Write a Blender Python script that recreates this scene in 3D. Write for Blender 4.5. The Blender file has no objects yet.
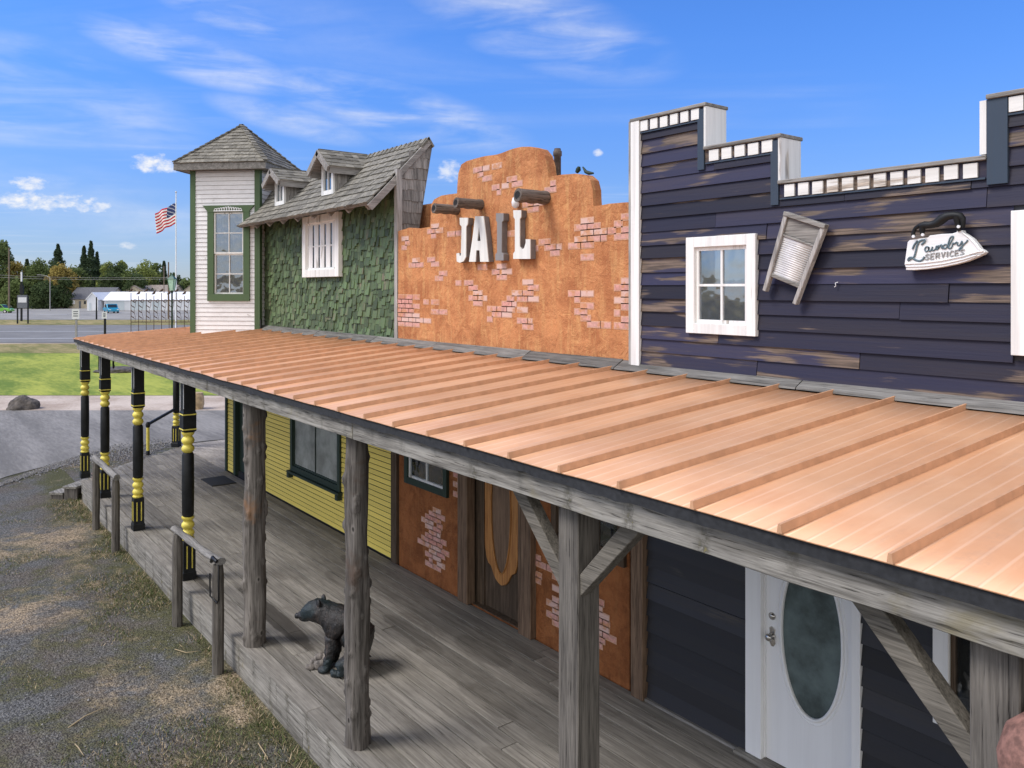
import bpy, bmesh, math, random
from mathutils import Vector, Matrix, noise
from mathutils.geometry import tessellate_polygon
random.seed(7)
R = math.radians
C = bpy.context.scene.collection
sc = bpy.context.scene
# ------------------------------------------------------------------ camera, world, sun, exposure
CT, ST = 0.61222, 0.79068            # cos / sin of the camera's yaw
CAMZ, F, HZ = 4.11, 800.0, 289.0
cam = bpy.data.cameras.new('camera'); camo = bpy.data.objects.new('camera', cam); C.objects.link(camo)
camo.location = (0, 0, CAMZ); camo.rotation_euler = (R(90), 0, math.atan2(ST, CT))
cam.sensor_width = 36; cam.lens = F/1024*36; cam.shift_y = -(384-HZ)/1024; cam.clip_end = 6000; cam.clip_start = .05
sc.camera = camo
SUN_AZ = Vector((-.42, -.88)).normalized(); SUN_EL = R(51)
sd = Vector((SUN_AZ.x*math.cos(SUN_EL), SUN_AZ.y*math.cos(SUN_EL), math.sin(SUN_EL)))
sl = bpy.data.lights.new('sun', 'SUN'); sl.energy = 1.9; sl.angle = R(22); sl.color = (1, .955, .90)
so = bpy.data.objects.new('sun', sl); C.objects.link(so); so.rotation_euler = sd.to_track_quat('Z', 'Y').to_euler(); so.location = (0, 0, 30)
sc.view_settings.view_transform = 'Standard'; sc.view_settings.look = 'None'; sc.view_settings.gamma = 1
sc.view_settings.exposure = 0.75
sc.view_settings.use_curve_mapping = False
W = bpy.data.worlds.new('World'); sc.world = W; W.use_nodes = True

# ------------------------------------------------------------------ node helper
class NT:
    def __init__(s, nt): s.nt = nt; s.n = nt.nodes; s.l = nt.links
    def __call__(s, t, ins=None, out=0, **props):
        nd = s.n.new(t)
        for k, v in props.items(): setattr(nd, k, v)
        for k, v in (ins or {}).items():
            sk = nd.inputs[k]
            if hasattr(v, 'is_output') or isinstance(v, bpy.types.NodeSocket): s.l.new(v, sk)
            else: sk.default_value = v
        return nd.outputs[out] if len(nd.outputs) else nd
    def math(s, op, a, b=0.0, c=0.0, clamp=False):
        return s('ShaderNodeMath', {0: a, 1: b, 2: c}, operation=op, use_clamp=clamp)
    def vmath(s, op, a, b=(0, 0, 0), out=0):
        return s('ShaderNodeVectorMath', {0: a, 1: b}, out, operation=op)
    def mix(s, f, a, b, blend='MIX'):
        nd = s.n.new('ShaderNodeMix'); nd.data_type = 'RGBA'; nd.blend_type = blend
        for i, v in ((0, f), (6, a), (7, b)):
            sk = nd.inputs[i]
            if isinstance(v, bpy.types.NodeSocket): s.l.new(v, sk)
            else: sk.default_value = v if i == 0 else (tuple(v)+(1,) if len(v) == 3 else v)
        return nd.outputs[2]
    def ramp(s, f, lo, hi):
        return s('ShaderNodeMapRange', {0: f, 1: lo, 2: hi, 3: 0.0, 4: 1.0}, interpolation_type='SMOOTHSTEP')
    def noise(s, v, scale=5, detail=4, rough=.55, dist=0.0):
        return s('ShaderNodeTexNoise', {'Vector': v, 'Scale': scale, 'Detail': detail, 'Roughness': rough, 'Distortion': dist})

def build_world():
    g = NT(W.node_tree); g.n.clear()
    sky = g('ShaderNodeTexSky', sky_type='NISHITA', sun_disc=False, sun_elevation=SUN_EL,
            sun_rotation=math.atan2(SUN_AZ.x, SUN_AZ.y), altitude=300, air_density=1.0, dust_density=.25, ozone_density=2.2)
    d = g('ShaderNodeTexCoord', out=0)
    rr = g.vmath('DOT_PRODUCT', d, (CT, ST, 0), 1); ff = g.vmath('DOT_PRODUCT', d, (-ST, CT, 0), 1)
    zz = g.vmath('DOT_PRODUCT', d, (0, 0, 1), 1)
    az = g.math('ARCTAN2', rr, ff); el = g.math('ARCSINE', zz)
    hz = g.ramp(el, .34, 0.0)
    skyc = g.mix(1.0, sky, g.mix(hz, (.66, 1.20, 2.10), (.72, .85, 1.28)), 'MULTIPLY')
    zp = g.math('MAXIMUM', zz, .03)
    px = g.math('DIVIDE', rr, zp); py = g.math('DIVIDE', ff, zp)
    cv = g('ShaderNodeCombineXYZ', {0: px, 1: py, 2: 0.0})
    mp = g('ShaderNodeMapping', {'Vector': cv, 'Rotation': (0, 0, R(52)), 'Scale': (.28, 1.1, 1), 'Location': (3.1, 1.7, 0)})
    n1 = g.noise(mp, .8, 6, .55, .5)
    mp2 = g('ShaderNodeMapping', {'Vector': cv, 'Scale': (.35, .35, 1), 'Location': (.4, 5.2, 0)})
    n2 = g.noise(mp2, 1.0, 3, .5)
    ci = g.math('MULTIPLY', g.ramp(n1, .46, .80), g.ramp(n2, .42, .66))
    ci = g.math('MULTIPLY', ci, .42)
    ci = g.math('MULTIPLY', ci, g.ramp(el, .0, .06))
    # individual clouds: azimuth, elevation, half sizes (radians)
    av = g('ShaderNodeCombineXYZ', {0: az, 1: g.math('MULTIPLY', el, 1.6), 2: 0.0})
    nn = g.math('ADD', g.math('MULTIPLY', g.noise(av, 26, 6, .6), .6), g.math('MULTIPLY', g.noise(av, 85, 5, .6), .4))
    wv = g.noise(g('ShaderNodeMapping', {'Vector': av, 'Scale': (.5, 1.6, 1), 'Rotation': (0, 0, R(-20))}), 13, 5, .55, .4)
    tot = None
    for (x, y, rx, ry, k, soft) in ((155, 163, 30, 13, 1, 0), (42, 201, 62, 13, 1, 0), (32, 184, 26, 11, .9, 0), (102, 207, 14, 7, .8, 0),
                              (8, 122, 40, 12, .6, 1), (450, 172, 14, 14, .75, 0), (598, 153, 6, 4, .7, 0), (395, 112, 95, 38, .8, 1), (290, 120, 60, 22, .6, 1),
                              (195, 58, 85, 32, .7, 1), (535, 25, 100, 55, .5, 1), (230, 15, 60, 24, .6, 1), (60, 90, 120, 60, .35, 1), (90, 205, 150, 50, .3, 1), (130, 246, 14, 6, .7, 0), (20, 262, 50, 9, .4, 1)):
        a0 = math.atan2(x-512, F); cr = math.cos(a0); e0 = math.atan((HZ-y)/F*cr)
        rx = rx/F*cr*cr; ry = ry/F*cr
        u = g.math('DIVIDE', g.math('SUBTRACT', az, a0), rx); v = g.math('DIVIDE', g.math('SUBTRACT', el, e0), ry)
        if soft: u = g.math('SUBTRACT', u, g.math('MULTIPLY', v, -.9))
        q = g.math('ADD', g.math('MULTIPLY', u, u), g.math('MULTIPLY', v, v))
        if soft:
            m = g.math('MULTIPLY', g.ramp(q, 1.4, 0), g.ramp(wv, .30, .80))
        else:
            m = g.ramp(g.math('ADD', g.math('SUBTRACT', 1.0, q), g.math('MULTIPLY', g.math('SUBTRACT', nn, .5), 5.0)), .1, 1.5)
        m = g.math('MULTIPLY', m, k)
        tot = m if tot is None else g.math('MAXIMUM', tot, m)
    # broken high cloud, unseen behind the viewer, added and brightened as fill light
    nb = g.noise(d, 1.6, 6, .6, .3)
    back = g.math('MULTIPLY', g.ramp(ff, .15, -.35), g.ramp(nb, .30, .55))
    back = g.math('MULTIPLY', back, .85)
    cl = g.math('MAXIMUM', g.math('MAXIMUM', tot, ci), back)
    cc = g.mix(g.ramp(nn, .3, .6), (7.4, 7.9, 8.9), (9.6, 9.6, 9.7))
    col = g.mix(cl, skyc, cc)
    col = g.mix(back, col, g.mix(g.ramp(nb, .4, .7), (12.5, 12.7, 13.2), (19, 18.6, 18.0)))
    bg = g('ShaderNodeBackground', {'Color': col, 'Strength': .06})
    g('ShaderNodeOutputWorld', {'Surface': bg}); 
build_world()

# ------------------------------------------------------------------ materials
def principled(name):
    m = bpy.data.materials.new(name); m.use_nodes = True; g = NT(m.node_tree); g.n.clear(); return m, g
def finish(g, col, rough=.8, bump=None, bs=.3, bd=.01, metal=0.0, spec=.5, **kw):
    ins = {'Base Color': col if isinstance(col, bpy.types.NodeSocket) else tuple(col)+(1,), 'Roughness': rough, 'Metallic': metal, 'Specular IOR Level': spec}
    ins.update(kw)
    if bump is not None: ins['Normal'] = g('ShaderNodeBump', {'Strength': bs, 'Distance': bd, 'Height': bump})
    b = g('ShaderNodeBsdfPrincipled', ins); g('ShaderNodeOutputMaterial', {'Surface': b})
def ocoord(g, jig=True):
    o = g('ShaderNodeTexCoord', out=3)
    if not jig: return o, None
    rnd = g('ShaderNodeNewGeometry', out=8)
    off = g('ShaderNodeCombineXYZ', {0: g.math('MULTIPLY', rnd, 91), 1: g.math('MULTIPLY', rnd, 53), 2: g.math('MULTIPLY', rnd, 37)})
    return g.vmath('ADD', o, off), rnd
AX = {'X': (.7, 16, 16), 'Y': (16, .7, 16), 'Z': (16, 16, .7)}
def wood(name, dark, light, axis='X', rough=.85, var=.35, bump=.5, grain=1.0, stain=None, knots=False):
    m, g = principled(name)
    v, rnd = ocoord(g)
    mp = g('ShaderNodeMapping', {'Vector': v, 'Scale': tuple(a*grain for a in AX[axis])})
    n1 = g.noise(mp, 1.4, 7, .65, .6)
    mp2 = g('ShaderNodeMapping', {'Vector': v, 'Scale': tuple(a*grain*4 for a in AX[axis])})
    n1b = g.noise(mp2, 1.6, 3, .6, .3)
    n2 = g.noise(v, 2.3, 4, .6)
    t = g.math('ADD', g.math('MULTIPLY', n1, .62), g.math('MULTIPLY', n1b, .38))
    col = g.mix(g.ramp(t, .34, .66), dark, light)
    col = g.mix(g.math('MULTIPLY', g.ramp(n2, .45, .75), .45), col, tuple(.55*d+.25*l for d, l in zip(dark, light)))
    if stain:
        n3 = g.noise(v, 1.1, 5, .7, .5)
        col = g.mix(g.math('MULTIPLY', g.ramp(n3, .56, .70), .6), col, stain)
    if knots:
        kv = g('ShaderNodeMapping', {'Vector': v, 'Scale': {'X': (2.2, 5, 5), 'Y': (5, 2.2, 5), 'Z': (5, 5, 3.0)}[axis]})
        kd = g.noise(v, 9, 2, .5)
        kk = g.math('ADD', g('ShaderNodeTexVoronoi', {'Vector': kv, 'Scale': 1.5}, 0), g.math('MULTIPLY', g.math('SUBTRACT', kd, .5), .2))
        col = g.mix(g.math('MULTIPLY', g.ramp(kk, .26, .15), .5), col, tuple(min(1, l*1.2) for l in light)); col = g.mix(g.math('MULTIPLY', g.ramp(kk, .13, .08), .9), col, tuple(q*.4 for q in dark))
    cr = g.ramp(n1b, .30, .36)
    col = g.mix(g.math('MULTIPLY', g.math('SUBTRACT', 1.0, cr), .6), col, tuple(d*.35 for d in dark))
    f = g.math('ADD', 1-var/2, g.math('MULTIPLY', rnd, var))
    col = g.mix(1.0, col, g('ShaderNodeCombineXYZ', {0: f, 1: f, 2: f}), 'MULTIPLY')
    finish(g, col, rough, g.math('ADD', t, g.math('MULTIPLY', cr, .5)), bump, .006, spec=.25)
    return m
def paint(name, col, under=(.2, .15, .1), wear=.62, axis='X', var=.25, rough=.6, dirt=.25, soft=.05, bump=.35):
    """weathered paint over wood: worn patches where the bare wood shows"""
    m, g = principled(name)
    v, rnd = ocoord(g)
    mp = g('ShaderNodeMapping', {'Vector': v, 'Scale': tuple(a*.5 for a in AX[axis])})
    n1 = g.noise(mp, 1.0, 8, .7, .4)
    sm = {'X': (1.2, 5, 5), 'Y': (5, 1.2, 5), 'Z': (5, 5, 1.2)}[axis]
    n0 = g.noise(g('ShaderNodeMapping', {'Vector': v, 'Scale': sm}), 1.2, 2, .5)
    t = g.math('ADD', g.math('MULTIPLY', n1, .45), g.math('MULTIPLY', n0, .55))
    t = g.math('ADD', t, g.math('MULTIPLY', g.math('SUBTRACT', rnd, .5), .10))
    flake = g.noise(g('ShaderNodeMapping', {'Vector': v, 'Scale': tuple(a*1.6 for a in AX[axis])}), 1.5, 6, .7, .5)
    t = g.math('ADD', t, g.math('MULTIPLY', g.math('SUBTRACT', flake, .5), .14))
    wearm = g.ramp(t, wear, wear+soft)
    fine = g.noise(g('ShaderNodeMapping', {'Vector': v, 'Scale': tuple(a*2 for a in AX[axis])}), 2, 4, .6)
    uc = g.mix(g.ramp(fine, .35, .65), tuple(c*.55 for c in under), tuple(min(1, c*1.4) for c in under))
    pc = g.mix(g.math('MULTIPLY', g.ramp(n1, .38, .68), dirt), col, tuple(.45*a+.25*b for a, b in zip(col, under)))
    f = g.math('ADD', 1-var/2, g.math('MULTIPLY', rnd, var))
    pc = g.mix(1.0, pc, g('ShaderNodeCombineXYZ', {0: f, 1: f, 2: f}), 'MULTIPLY')
    c = g.mix(wearm, pc, uc)
    finish(g, c, rough, g.math('SUBTRACT', fine, g.math('MULTIPLY', wearm, .6)), bump, .004, spec=.35)
    return m
def plain(name, col, rough=.6, metal=0.0, var=.15, scale=8, bump=.15, spec=.5):
    m, g = principled(name)
    v, rnd = ocoord(g)
    n = g.noise(v, scale, 5, .6)
    c = g.mix(g.ramp(n, .3, .7), tuple(x*(1-var) for x in col), tuple(min(1, x*(1+var)) for x in col))
    finish(g, c, rough, n, bump, .005, metal, spec); return m
def glass(name, tint=(.02, .025, .03), refl=.32, rough=.03):
    m, g = principled(name)
    v, _ = ocoord(g, False)
    n = g.noise(v, 1.7, 3, .5)
    nb = g('ShaderNodeBump', {'Strength': .3, 'Distance': .06, 'Height': n})
    a = g('ShaderNodeBsdfDiffuse', {'Color': tint+(1,)})
    b = g('ShaderNodeBsdfGlossy', {'Color': (.9, .95, 1, 1), 'Roughness': rough, 'Normal': nb})
    fr = g('ShaderNodeFresnel', {'IOR': 1.5})
    f = g.math('ADD', fr, refl, clamp=True)
    tr = g('ShaderNodeBsdfTransparent', {'Color': (.96, .98, .98, 1)})
    a2 = g('ShaderNodeMixShader', {0: .55 if refl > .15 else .85, 1: a, 2: tr})
    g('ShaderNodeOutputMaterial', {'Surface': g('ShaderNodeMixShader', {0: f, 1: a2, 2: b})})
    return m

M = {}
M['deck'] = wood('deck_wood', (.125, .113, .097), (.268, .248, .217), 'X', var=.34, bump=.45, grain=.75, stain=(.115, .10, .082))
M['deckd'] = wood('side_deck_wood', (.27, .24, .21), (.48, .44, .39), 'X', var=.35)  # cleaner weathered boards, colour raised further to stand in for the sunlit end
M['beam'] = wood('beam_wood', (.105, .096, .083), (.355, .335, .30), 'X', var=.2, bump=1.0, stain=(.20, .17, .09))
M['beamy'] = wood('beam_wood_end', (.17, .165, .16), (.44, .43, .41), 'Y', var=.2, bump=.9)
M['bracew'] = wood('brace_wood', (.065, .058, .048), (.20, .18, .15), 'X', var=.3, bump=.8)
M['postz'] = wood('post_wood', (.055, .049, .043), (.175, .158, .138), 'Z', var=.3, bump=1.0)
M['log'] = wood('log_wood', (.075, .065, .057), (.25, .225, .20), 'Z', var=.2, bump=1.0, stain=(.30, .15, .065), knots=True)
M['logd'] = wood('log_wood_dark', (.055, .048, .043), (.20, .18, .162), 'Z', var=.2, bump=1.0, stain=(.10, .06, .04), knots=True)
M['logy'] = wood('log_stub_wood', (.06, .048, .04), (.2, .165, .14), 'Y', var=.2, bump=1.0)
M['greyx'] = wood('weathered_board', (.11, .103, .095), (.30, .285, .265), 'X', var=.4)
M['flash'] = wood('dark_flashing_board', (.07, .066, .06), (.21, .20, .185), 'X', var=.4)
M['greyz'] = wood('weathered_trim', (.19, .18, .17), (.46, .44, .42), 'Z', var=.3)
M['greyy'] = wood('weathered_rafter', (.16, .15, .14), (.38, .36, .34), 'Y', var=.3)
M['shake'] = wood('roof_shake', (.09, .082, .068), (.31, .29, .245), 'Y', var=.55, bump=.7, grain=1.2)
M['shakez'] = wood('wall_shake', (.13, .12, .11), (.34, .32, .30), 'Z', var=.6, bump=.7, grain=1.2)
M['ovalwood'] = wood('brown_oval_panel', (.10, .062, .038), (.25, .16, .10), 'Z', rough=.5, var=.1)
M['darkwood'] = wood('dark_door_wood', (.04, .028, .018), (.13, .09, .06), 'Z', var=.2)
M['orangewood'] = wood('varnished_pine', (.26, .10, .03), (.55, .27, .09), 'Z', rough=.45, var=.2, bump=.3)
M['brownpost'] = wood('brown_post', (.07, .045, .03), (.22, .145, .095), 'Z', var=.3)
M['gshake'] = paint('green_shake_paint', (.085, .13, .058), (.17, .15, .10), .57, 'Z', var=1.0, dirt=.8, soft=.12)
M['gtrim'] = paint('green_trim_paint', (.075, .125, .058), (.2, .18, .14), .66, 'Z', var=.2)
M['dgreen'] = paint('dark_green_paint', (.018, .036, .024), (.1, .09, .07), .70, 'Z', var=.2)
M['yellow'] = paint('yellow_siding_paint', (.86, .68, .15), (.5, .4, .2), .72, 'X', var=.14, dirt=.2)
M['navy'] = paint('navy_siding_paint', (.019, .019, .045), (.135, .098, .074), .548, 'X', var=1.1, dirt=.55, soft=.05)
M['navyd'] = paint('navy_porch_paint', (.028, .029, .036), (.085, .075, .065), .60, 'X', var=.9, dirt=.8, soft=.12)
M['bluetrim'] = paint('blue_trim_paint', (.035, .055, .085), (.12, .1, .09), .67, 'Z', var=.2)
M['whitex'] = paint('white_siding_paint', (.80, .79, .80), (.5, .47, .45), .66, 'X', var=.08, dirt=.25)
M['whitez'] = paint('white_trim_paint', (.80, .79, .77), (.40, .36, .31), .61, 'Z', var=.16, dirt=.5)
M['whitetile'] = paint('dentil_paint', (.76, .75, .72), (.4, .34, .28), .60, 'X', var=.35, dirt=.4)
M['door'] = paint('white_door_paint', (.84, .84, .84), (.3, .25, .22), .76, 'Z', var=.02, dirt=.12, bump=.1)
M['letter'] = paint('white_letter_paint', (.78, .78, .74), (.35, .3, .25), .62, 'Z', var=.1, dirt=.35)
M['letterg'] = paint('grey_letter_paint', (.26, .25, .25), (.15, .13, .12), .66, 'Z', var=.1)
M['letters'] = plain('letter_edge', (.17, .155, .15), .7)
M['signwhite'] = paint('sign_white_paint', (.80, .80, .80), (.4, .36, .3), .70, 'X', var=.05, dirt=.2)
M['black'] = plain('black_paint', (.010, .011, .012), .55, var=.4, spec=.3)
M['byellow'] = plain('bright_yellow_paint', (.72, .60, .10), .5)
M['blackmetal'] = plain('black_metal', (.012, .012, .013), .5, .2)
M['felt'] = plain('black_drip_felt', (.022, .023, .026), .85, var=.3, scale=30)
M['zinc'] = plain('zinc_sheet', (.60, .58, .57), .5, .1, var=.15)
M['chrome'] = plain('satin_metal', (.5, .48, .45), .25, .9, var=.1)
M['white'] = plain('white_metal', (.75, .76, .78), .5, var=.06)
M['dark'] = plain('dark_interior', (.012, .012, .013), .9)
M['curtain'] = plain('pale_curtain', (.72, .73, .70), .9, var=.1, scale=3)
M['drape'] = plain('dark_drape', (.07, .08, .10), .9)
M['mat'] = plain('rubber_mat', (.02, .02, .021), .95, scale=60)
M['glass'] = glass('window_glass', refl=.22)
M['glassl'] = glass('bright_window_glass', (.05, .06, .065), .20)
M['glassd'] = glass('dim_window_glass', (.03, .035, .035), .10)
M['blindglass'] = plain('blind_lined_glass', (.27, .29, .27), .12, 0, .35, 2.5, .1)
M['frost'] = plain('smoked_door_glass', (.085, .115, .115), .22, 0, .5, 3)
M['bucket'] = plain('brown_bucket', (.24, .13, .08), .7, var=.3)
M['jute'] = plain('pale_stump', (.42, .3, .17), .9, var=.3)
M['rock'] = plain('boulder_stone', (.085, .072, .062), .9, var=.5, scale=5, bump=.8)
M['redstone'] = plain('red_pot_clay', (.22, .11, .085), .85, var=.4, scale=25, bump=.9)
M['pipe'] = plain('rusty_pipe', (.16, .12, .10), .7, .3, .4)
M['ink'] = plain('sign_lettering', (.10, .15, .18), .7)
M['inkr'] = plain('sign_small_lettering', (.30, .30, .30), .7)

def m_roof():
    m, g = principled('copper_painted_metal')
    o = g('ShaderNodeTexCoord', out=3)
    sep = g.n.new('ShaderNodeSeparateXYZ'); g.l.new(o, sep.inputs[0])
    n = g.noise(o, 1.1, 5, .6); n2 = g.noise(g('ShaderNodeMapping', {'Vector': o, 'Scale': (9, 1.2, 1)}), 2, 5, .65)
    x = g.math('MULTIPLY', sep.outputs[0], 2*math.pi/.0976)
    w = g.math('SINE', x)
    line = g.ramp(w, .80, 1.0)
    c = g.mix(g.ramp(n, .3, .7), (.58, .295, .15), (.655, .365, .20))
    c = g.mix(g.math('MULTIPLY', g.ramp(n2, .45, .75), .16), c, (.74, .52, .37))
    c = g.mix(g.math('MULTIPLY', line, .20), c, (.86, .64, .48))
    st = g.noise(g('ShaderNodeMapping', {'Vector': o, 'Scale': (5, .9, 1), 'Location': (3, 8, 0)}), 1.4, 7, .7, .3); sp2 = g.noise(o, 22, 4, .7)
    c = g.mix(g.math('MULTIPLY', g.math('MULTIPLY', g.ramp(st, .50, .68), g.ramp(sp2, .35, .6)), .28), c, (.42, .25, .16))
    pn = g.math('FLOOR', g.math('DIVIDE', g.math('ADD', sep.outputs[0], 1.547+.488*60), .488))
    pr = g('ShaderNodeTexWhiteNoise', {'W': pn}, noise_dimensions='1D'); pf_ = g.math('ADD', .90, g.math('MULTIPLY', pr, .14))
    c = g.mix(1.0, c, g('ShaderNodeCombineXYZ', {0: pf_, 1: pf_, 2: pf_}), 'MULTIPLY')
    oil = g.noise(g('ShaderNodeMapping', {'Vector': o, 'Scale': (3.2, 1.0, 1)}), 1.3, 2, .4)
    h = g.math('ADD', g.math('MULTIPLY', line, .45), g.math('ADD', g.math('MULTIPLY', n, .8), g.math('MULTIPLY', oil, 5.0)))
    finish(g, c, g.math('ADD', .36, g.math('MULTIPLY', n2, .14)), h, .45, .004, 0.08, .5)
    return m
M['roof'] = m_roof()
M['seam'] = plain('copper_painted_seam', (.58, .32, .18), .48, .08, .12)
def m_stucco(name, lo, hi, top):
    m, g = principled(name)
    o = g('ShaderNodeTexCoord', out=3)
    n = g.noise(o, 2.4, 9, .66, .3); st = g.noise(g('ShaderNodeMapping', {'Vector': o, 'Scale': (7, 7, 1.0)}), 1.8, 6, .65, .4)
    f = g.noise(o, 26, 5, .65)
    c = g.mix(g.ramp(n, .32, .66), lo, hi)
    c = g.mix(g.math('MULTIPLY', g.ramp(st, .46, .70), .55), c, top)
    c = g.mix(g.math('MULTIPLY', g.ramp(f, .5, .75), .3), c, tuple(x*.55 for x in lo))
    blot = g.noise(o, 5.5, 6, .7, 1.2)
    c = g.mix(g.math('MULTIPLY', g.ramp(blot, .54, .68), .32), c, tuple(x*.62 for x in lo)); c = g.mix(g.math('MULTIPLY', g.ramp(blot, .44, .34), .4), c, tuple(min(1, x*1.15) for x in top))
    h = g.math('ADD', g.math('MULTIPLY', f, .35), g.math('ADD', n, blot))
    finish(g, c, .92, h, .8, .035, spec=.15); return m
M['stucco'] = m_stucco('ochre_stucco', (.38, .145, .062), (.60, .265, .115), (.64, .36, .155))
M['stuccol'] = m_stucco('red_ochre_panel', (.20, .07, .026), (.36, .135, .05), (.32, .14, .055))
M['brick'] = plain('pink_brick', (.55, .27, .225), .9, var=.25, scale=22, bump=.5)
M['mortar'] = plain('pale_mortar', (.56, .33, .22), .95, var=.15, scale=30, bump=.5)
def brickrand():
    m = M['brick']; 
    g = NT(m.node_tree); b = [n for n in g.n if n.type == 'BSDF_PRINCIPLED'][0]
    src = b.inputs['Base Color'].links[0].from_socket
    rnd = g('ShaderNodeNewGeometry', out=8)
    c = g.mix(g.ramp(rnd, .35, 1.0), src, (.62, .42, .36)); c = g.mix(g.ramp(rnd, .22, .0), c, (.46, .20, .13))
    o = g('ShaderNodeTexCoord', out=3); c = g.mix(g.math('MULTIPLY', g.ramp(g.noise(o, 7, 6, .7), .5, .62), .85), c, (.52, .24, .11))
    g.l.new(c, b.inputs['Base Color'])
brickrand()

# ------------------------------------------------------------------ geometry helpers
class MB:
    def __init__(s, T=None): s.v = []; s.f = []; s.T = T; s.sm = []
    def add(s, vs, fs, smooth=False):
        b = len(s.v)
        for p in vs:
            p = Vector(p)
            if s.T is not None: p = s.T @ p
            s.v.append(p)
        for f in fs: s.f.append([b+i for i in f]); s.sm.append(smooth)
    def box(s, x0, x1, y0, y1, z0, z1):
        s.add([(x, y, z) for z in (z0, z1) for y in (y0, y1) for x in (x0, x1)],
              [(0, 2, 3, 1), (4, 5, 7, 6), (0, 1, 5, 4), (2, 6, 7, 3), (0, 4, 6, 2), (1, 3, 7, 5)])
    def bar(s, a, b, w, h, up=(0, 0, 1)):
        a = Vector(a); b = Vector(b); d = (b-a).normalized(); up = Vector(up)
        if abs(d.dot(up)) > .98: up = Vector((1, 0, 0))
        u = d.cross(up).normalized()*w/2; v = u.cross(d).normalized()*h/2
        s.add([a-u-v, a+u-v, a+u+v, a-u+v, b-u-v, b+u-v, b+u+v, b-u+v],
              [(0, 1, 2, 3), (7, 6, 5, 4), (0, 4, 5, 1), (1, 5, 6, 2), (2, 6, 7, 3), (3, 7, 4, 0)])
    def hexa(s, p):
        s.add(p, [(3, 2, 1, 0), (4, 5, 6, 7), (0, 1, 5, 4), (1, 2, 6, 5), (2, 3, 7, 6), (3, 0, 4, 7)])
    def tube(s, pts, rad, n=10, cap=True, smooth=True, flat=1.0, jit=0):
        pts = [Vector(p) for p in pts]; rings = []
        prev = None
        for i, p in enumerate(pts):
            d = (pts[min(i+1, len(pts)-1)]-pts[max(i-1, 0)]).normalized()
            if prev is None:
                up = Vector((0, 0, 1)) if abs(d.z) < .9 else Vector((1, 0, 0)); u = d.cross(up).normalized()
            else: u = (prev-d*prev.dot(d)).normalized()
            prev = u; v = d.cross(u)
            r = rad[i] if isinstance(rad, (list, tuple)) else rad
            rings.append([p+(u*math.cos(2*math.pi*k/n)*flat+v*math.sin(2*math.pi*k/n))*r*(1+jit*noise.noise(Vector((k*.9, p.z*3, i*.35)))) for k in range(n)])
        vs = [q for rg in rings for q in rg]
        fs = [(i*n+k, i*n+(k+1) % n, (i+1)*n+(k+1) % n, (i+1)*n+k) for i in range(len(pts)-1) for k in range(n)]
        s.add(vs, fs, smooth)
        if cap:
            s.add(rings[0], [tuple(range(n))[::-1]]); s.add(rings[-1], [tuple(range(n))])
    def lathe(s, prof, x=0, y=0, n=20, sides=None):
        vs = []; m = sides or n
        off = math.pi/4 if sides == 4 else 0
        for r, z in prof:
            rr = r*(1.41421 if sides == 4 else 1)
            vs += [(x+rr*math.cos(2*math.pi*k/m+off), y+rr*math.sin(2*math.pi*k/m+off), z) for k in range(m)]
        fs = [(i*m+k, i*m+(k+1) % m, (i+1)*m+(k+1) % m, (i+1)*m+k) for i in range(len(prof)-1) for k in range(m)]
        s.add(vs, fs, sides is None)
        s.add(vs[:m], [tuple(range(m))[::-1]]); s.add(vs[-m:], [tuple(range(m))])
    def prism(s, loops, fn, d0, d1):
        """polygon with holes in (u, v); fn(u, v, d) -> point; extruded from d0 to d1"""
        loops = [[Vector((p[0], p[1], 0)) for p in lp] for lp in loops]
        flat = [p for lp in loops for p in lp]
        tri = tessellate_polygon(loops)
        n = len(flat)
        vs = [fn(p.x, p.y, d0) for p in flat]+[fn(p.x, p.y, d1) for p in flat]
        fs = [tuple(t) for t in tri]+[tuple(i+n for i in reversed(t)) for t in tri]
        o = 0
        for lp in loops:
            k = len(lp)
            for i in range(k): fs.append((o+i, o+(i+1) % k, n+o+(i+1) % k, n+o+i))
            o += k
        s.add(vs, fs)
    def build(s, name, m, parent=None, origin=None, bevel=0, weld=True, props=None):
        o3 = ORG[parent.name] if parent is not None else Vector(origin or (0, 0, 0))
        me = bpy.data.meshes.new(name); 
        me.from_pydata([tuple(p-o3) for p in s.v], [], s.f)
        for p, q in zip(me.polygons, s.sm): p.use_smooth = q
        bm = bmesh.new(); bm.from_mesh(me)
        bmesh.ops.recalc_face_normals(bm, faces=bm.faces)
        bm.to_mesh(me); bm.free()
        me.materials.append(M[m] if isinstance(m, str) else m)
        o = bpy.data.objects.new(name, me); C.objects.link(o)
        if parent is not None: o.parent = parent
        else: o.location = o3
        ORG[o.name] = o3
        if bevel:
            b = o.modifiers.new('bevel', 'BEVEL'); b.width = bevel; b.segments = 1; b.limit_method = 'ANGLE'; b.angle_limit = R(40)
        return o
ORG = {}
def tag(o, label, cat, group=None):
    o['label'] = label; o['category'] = cat
    if group: o['group'] = group
    return o
def kind(o, k): o['kind'] = k; return o
def thing(name, label, cat, loc=(0, 0, 0), group=None):
    o = bpy.data.objects.new(name, None); C.objects.link(o); o.location = loc; ORG[o.name] = Vector(loc)
    o.empty_display_size = .2
    return tag(o, label, cat, group)
def dup(o, loc=None, rz=None, label=None, parent=None):
    c = o.copy(); C.objects.link(c); c.parent = parent
    if loc is not None: c.location = loc
    if rz is not None: c.rotation_euler = (0, 0, rz)
    if label: c['label'] = label
    for ch in list(o.children): dup(ch, parent=c)
    return c
def ray(px): t = (px-512)/F; return Vector((-ST+CT*t, CT+ST*t))
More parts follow.
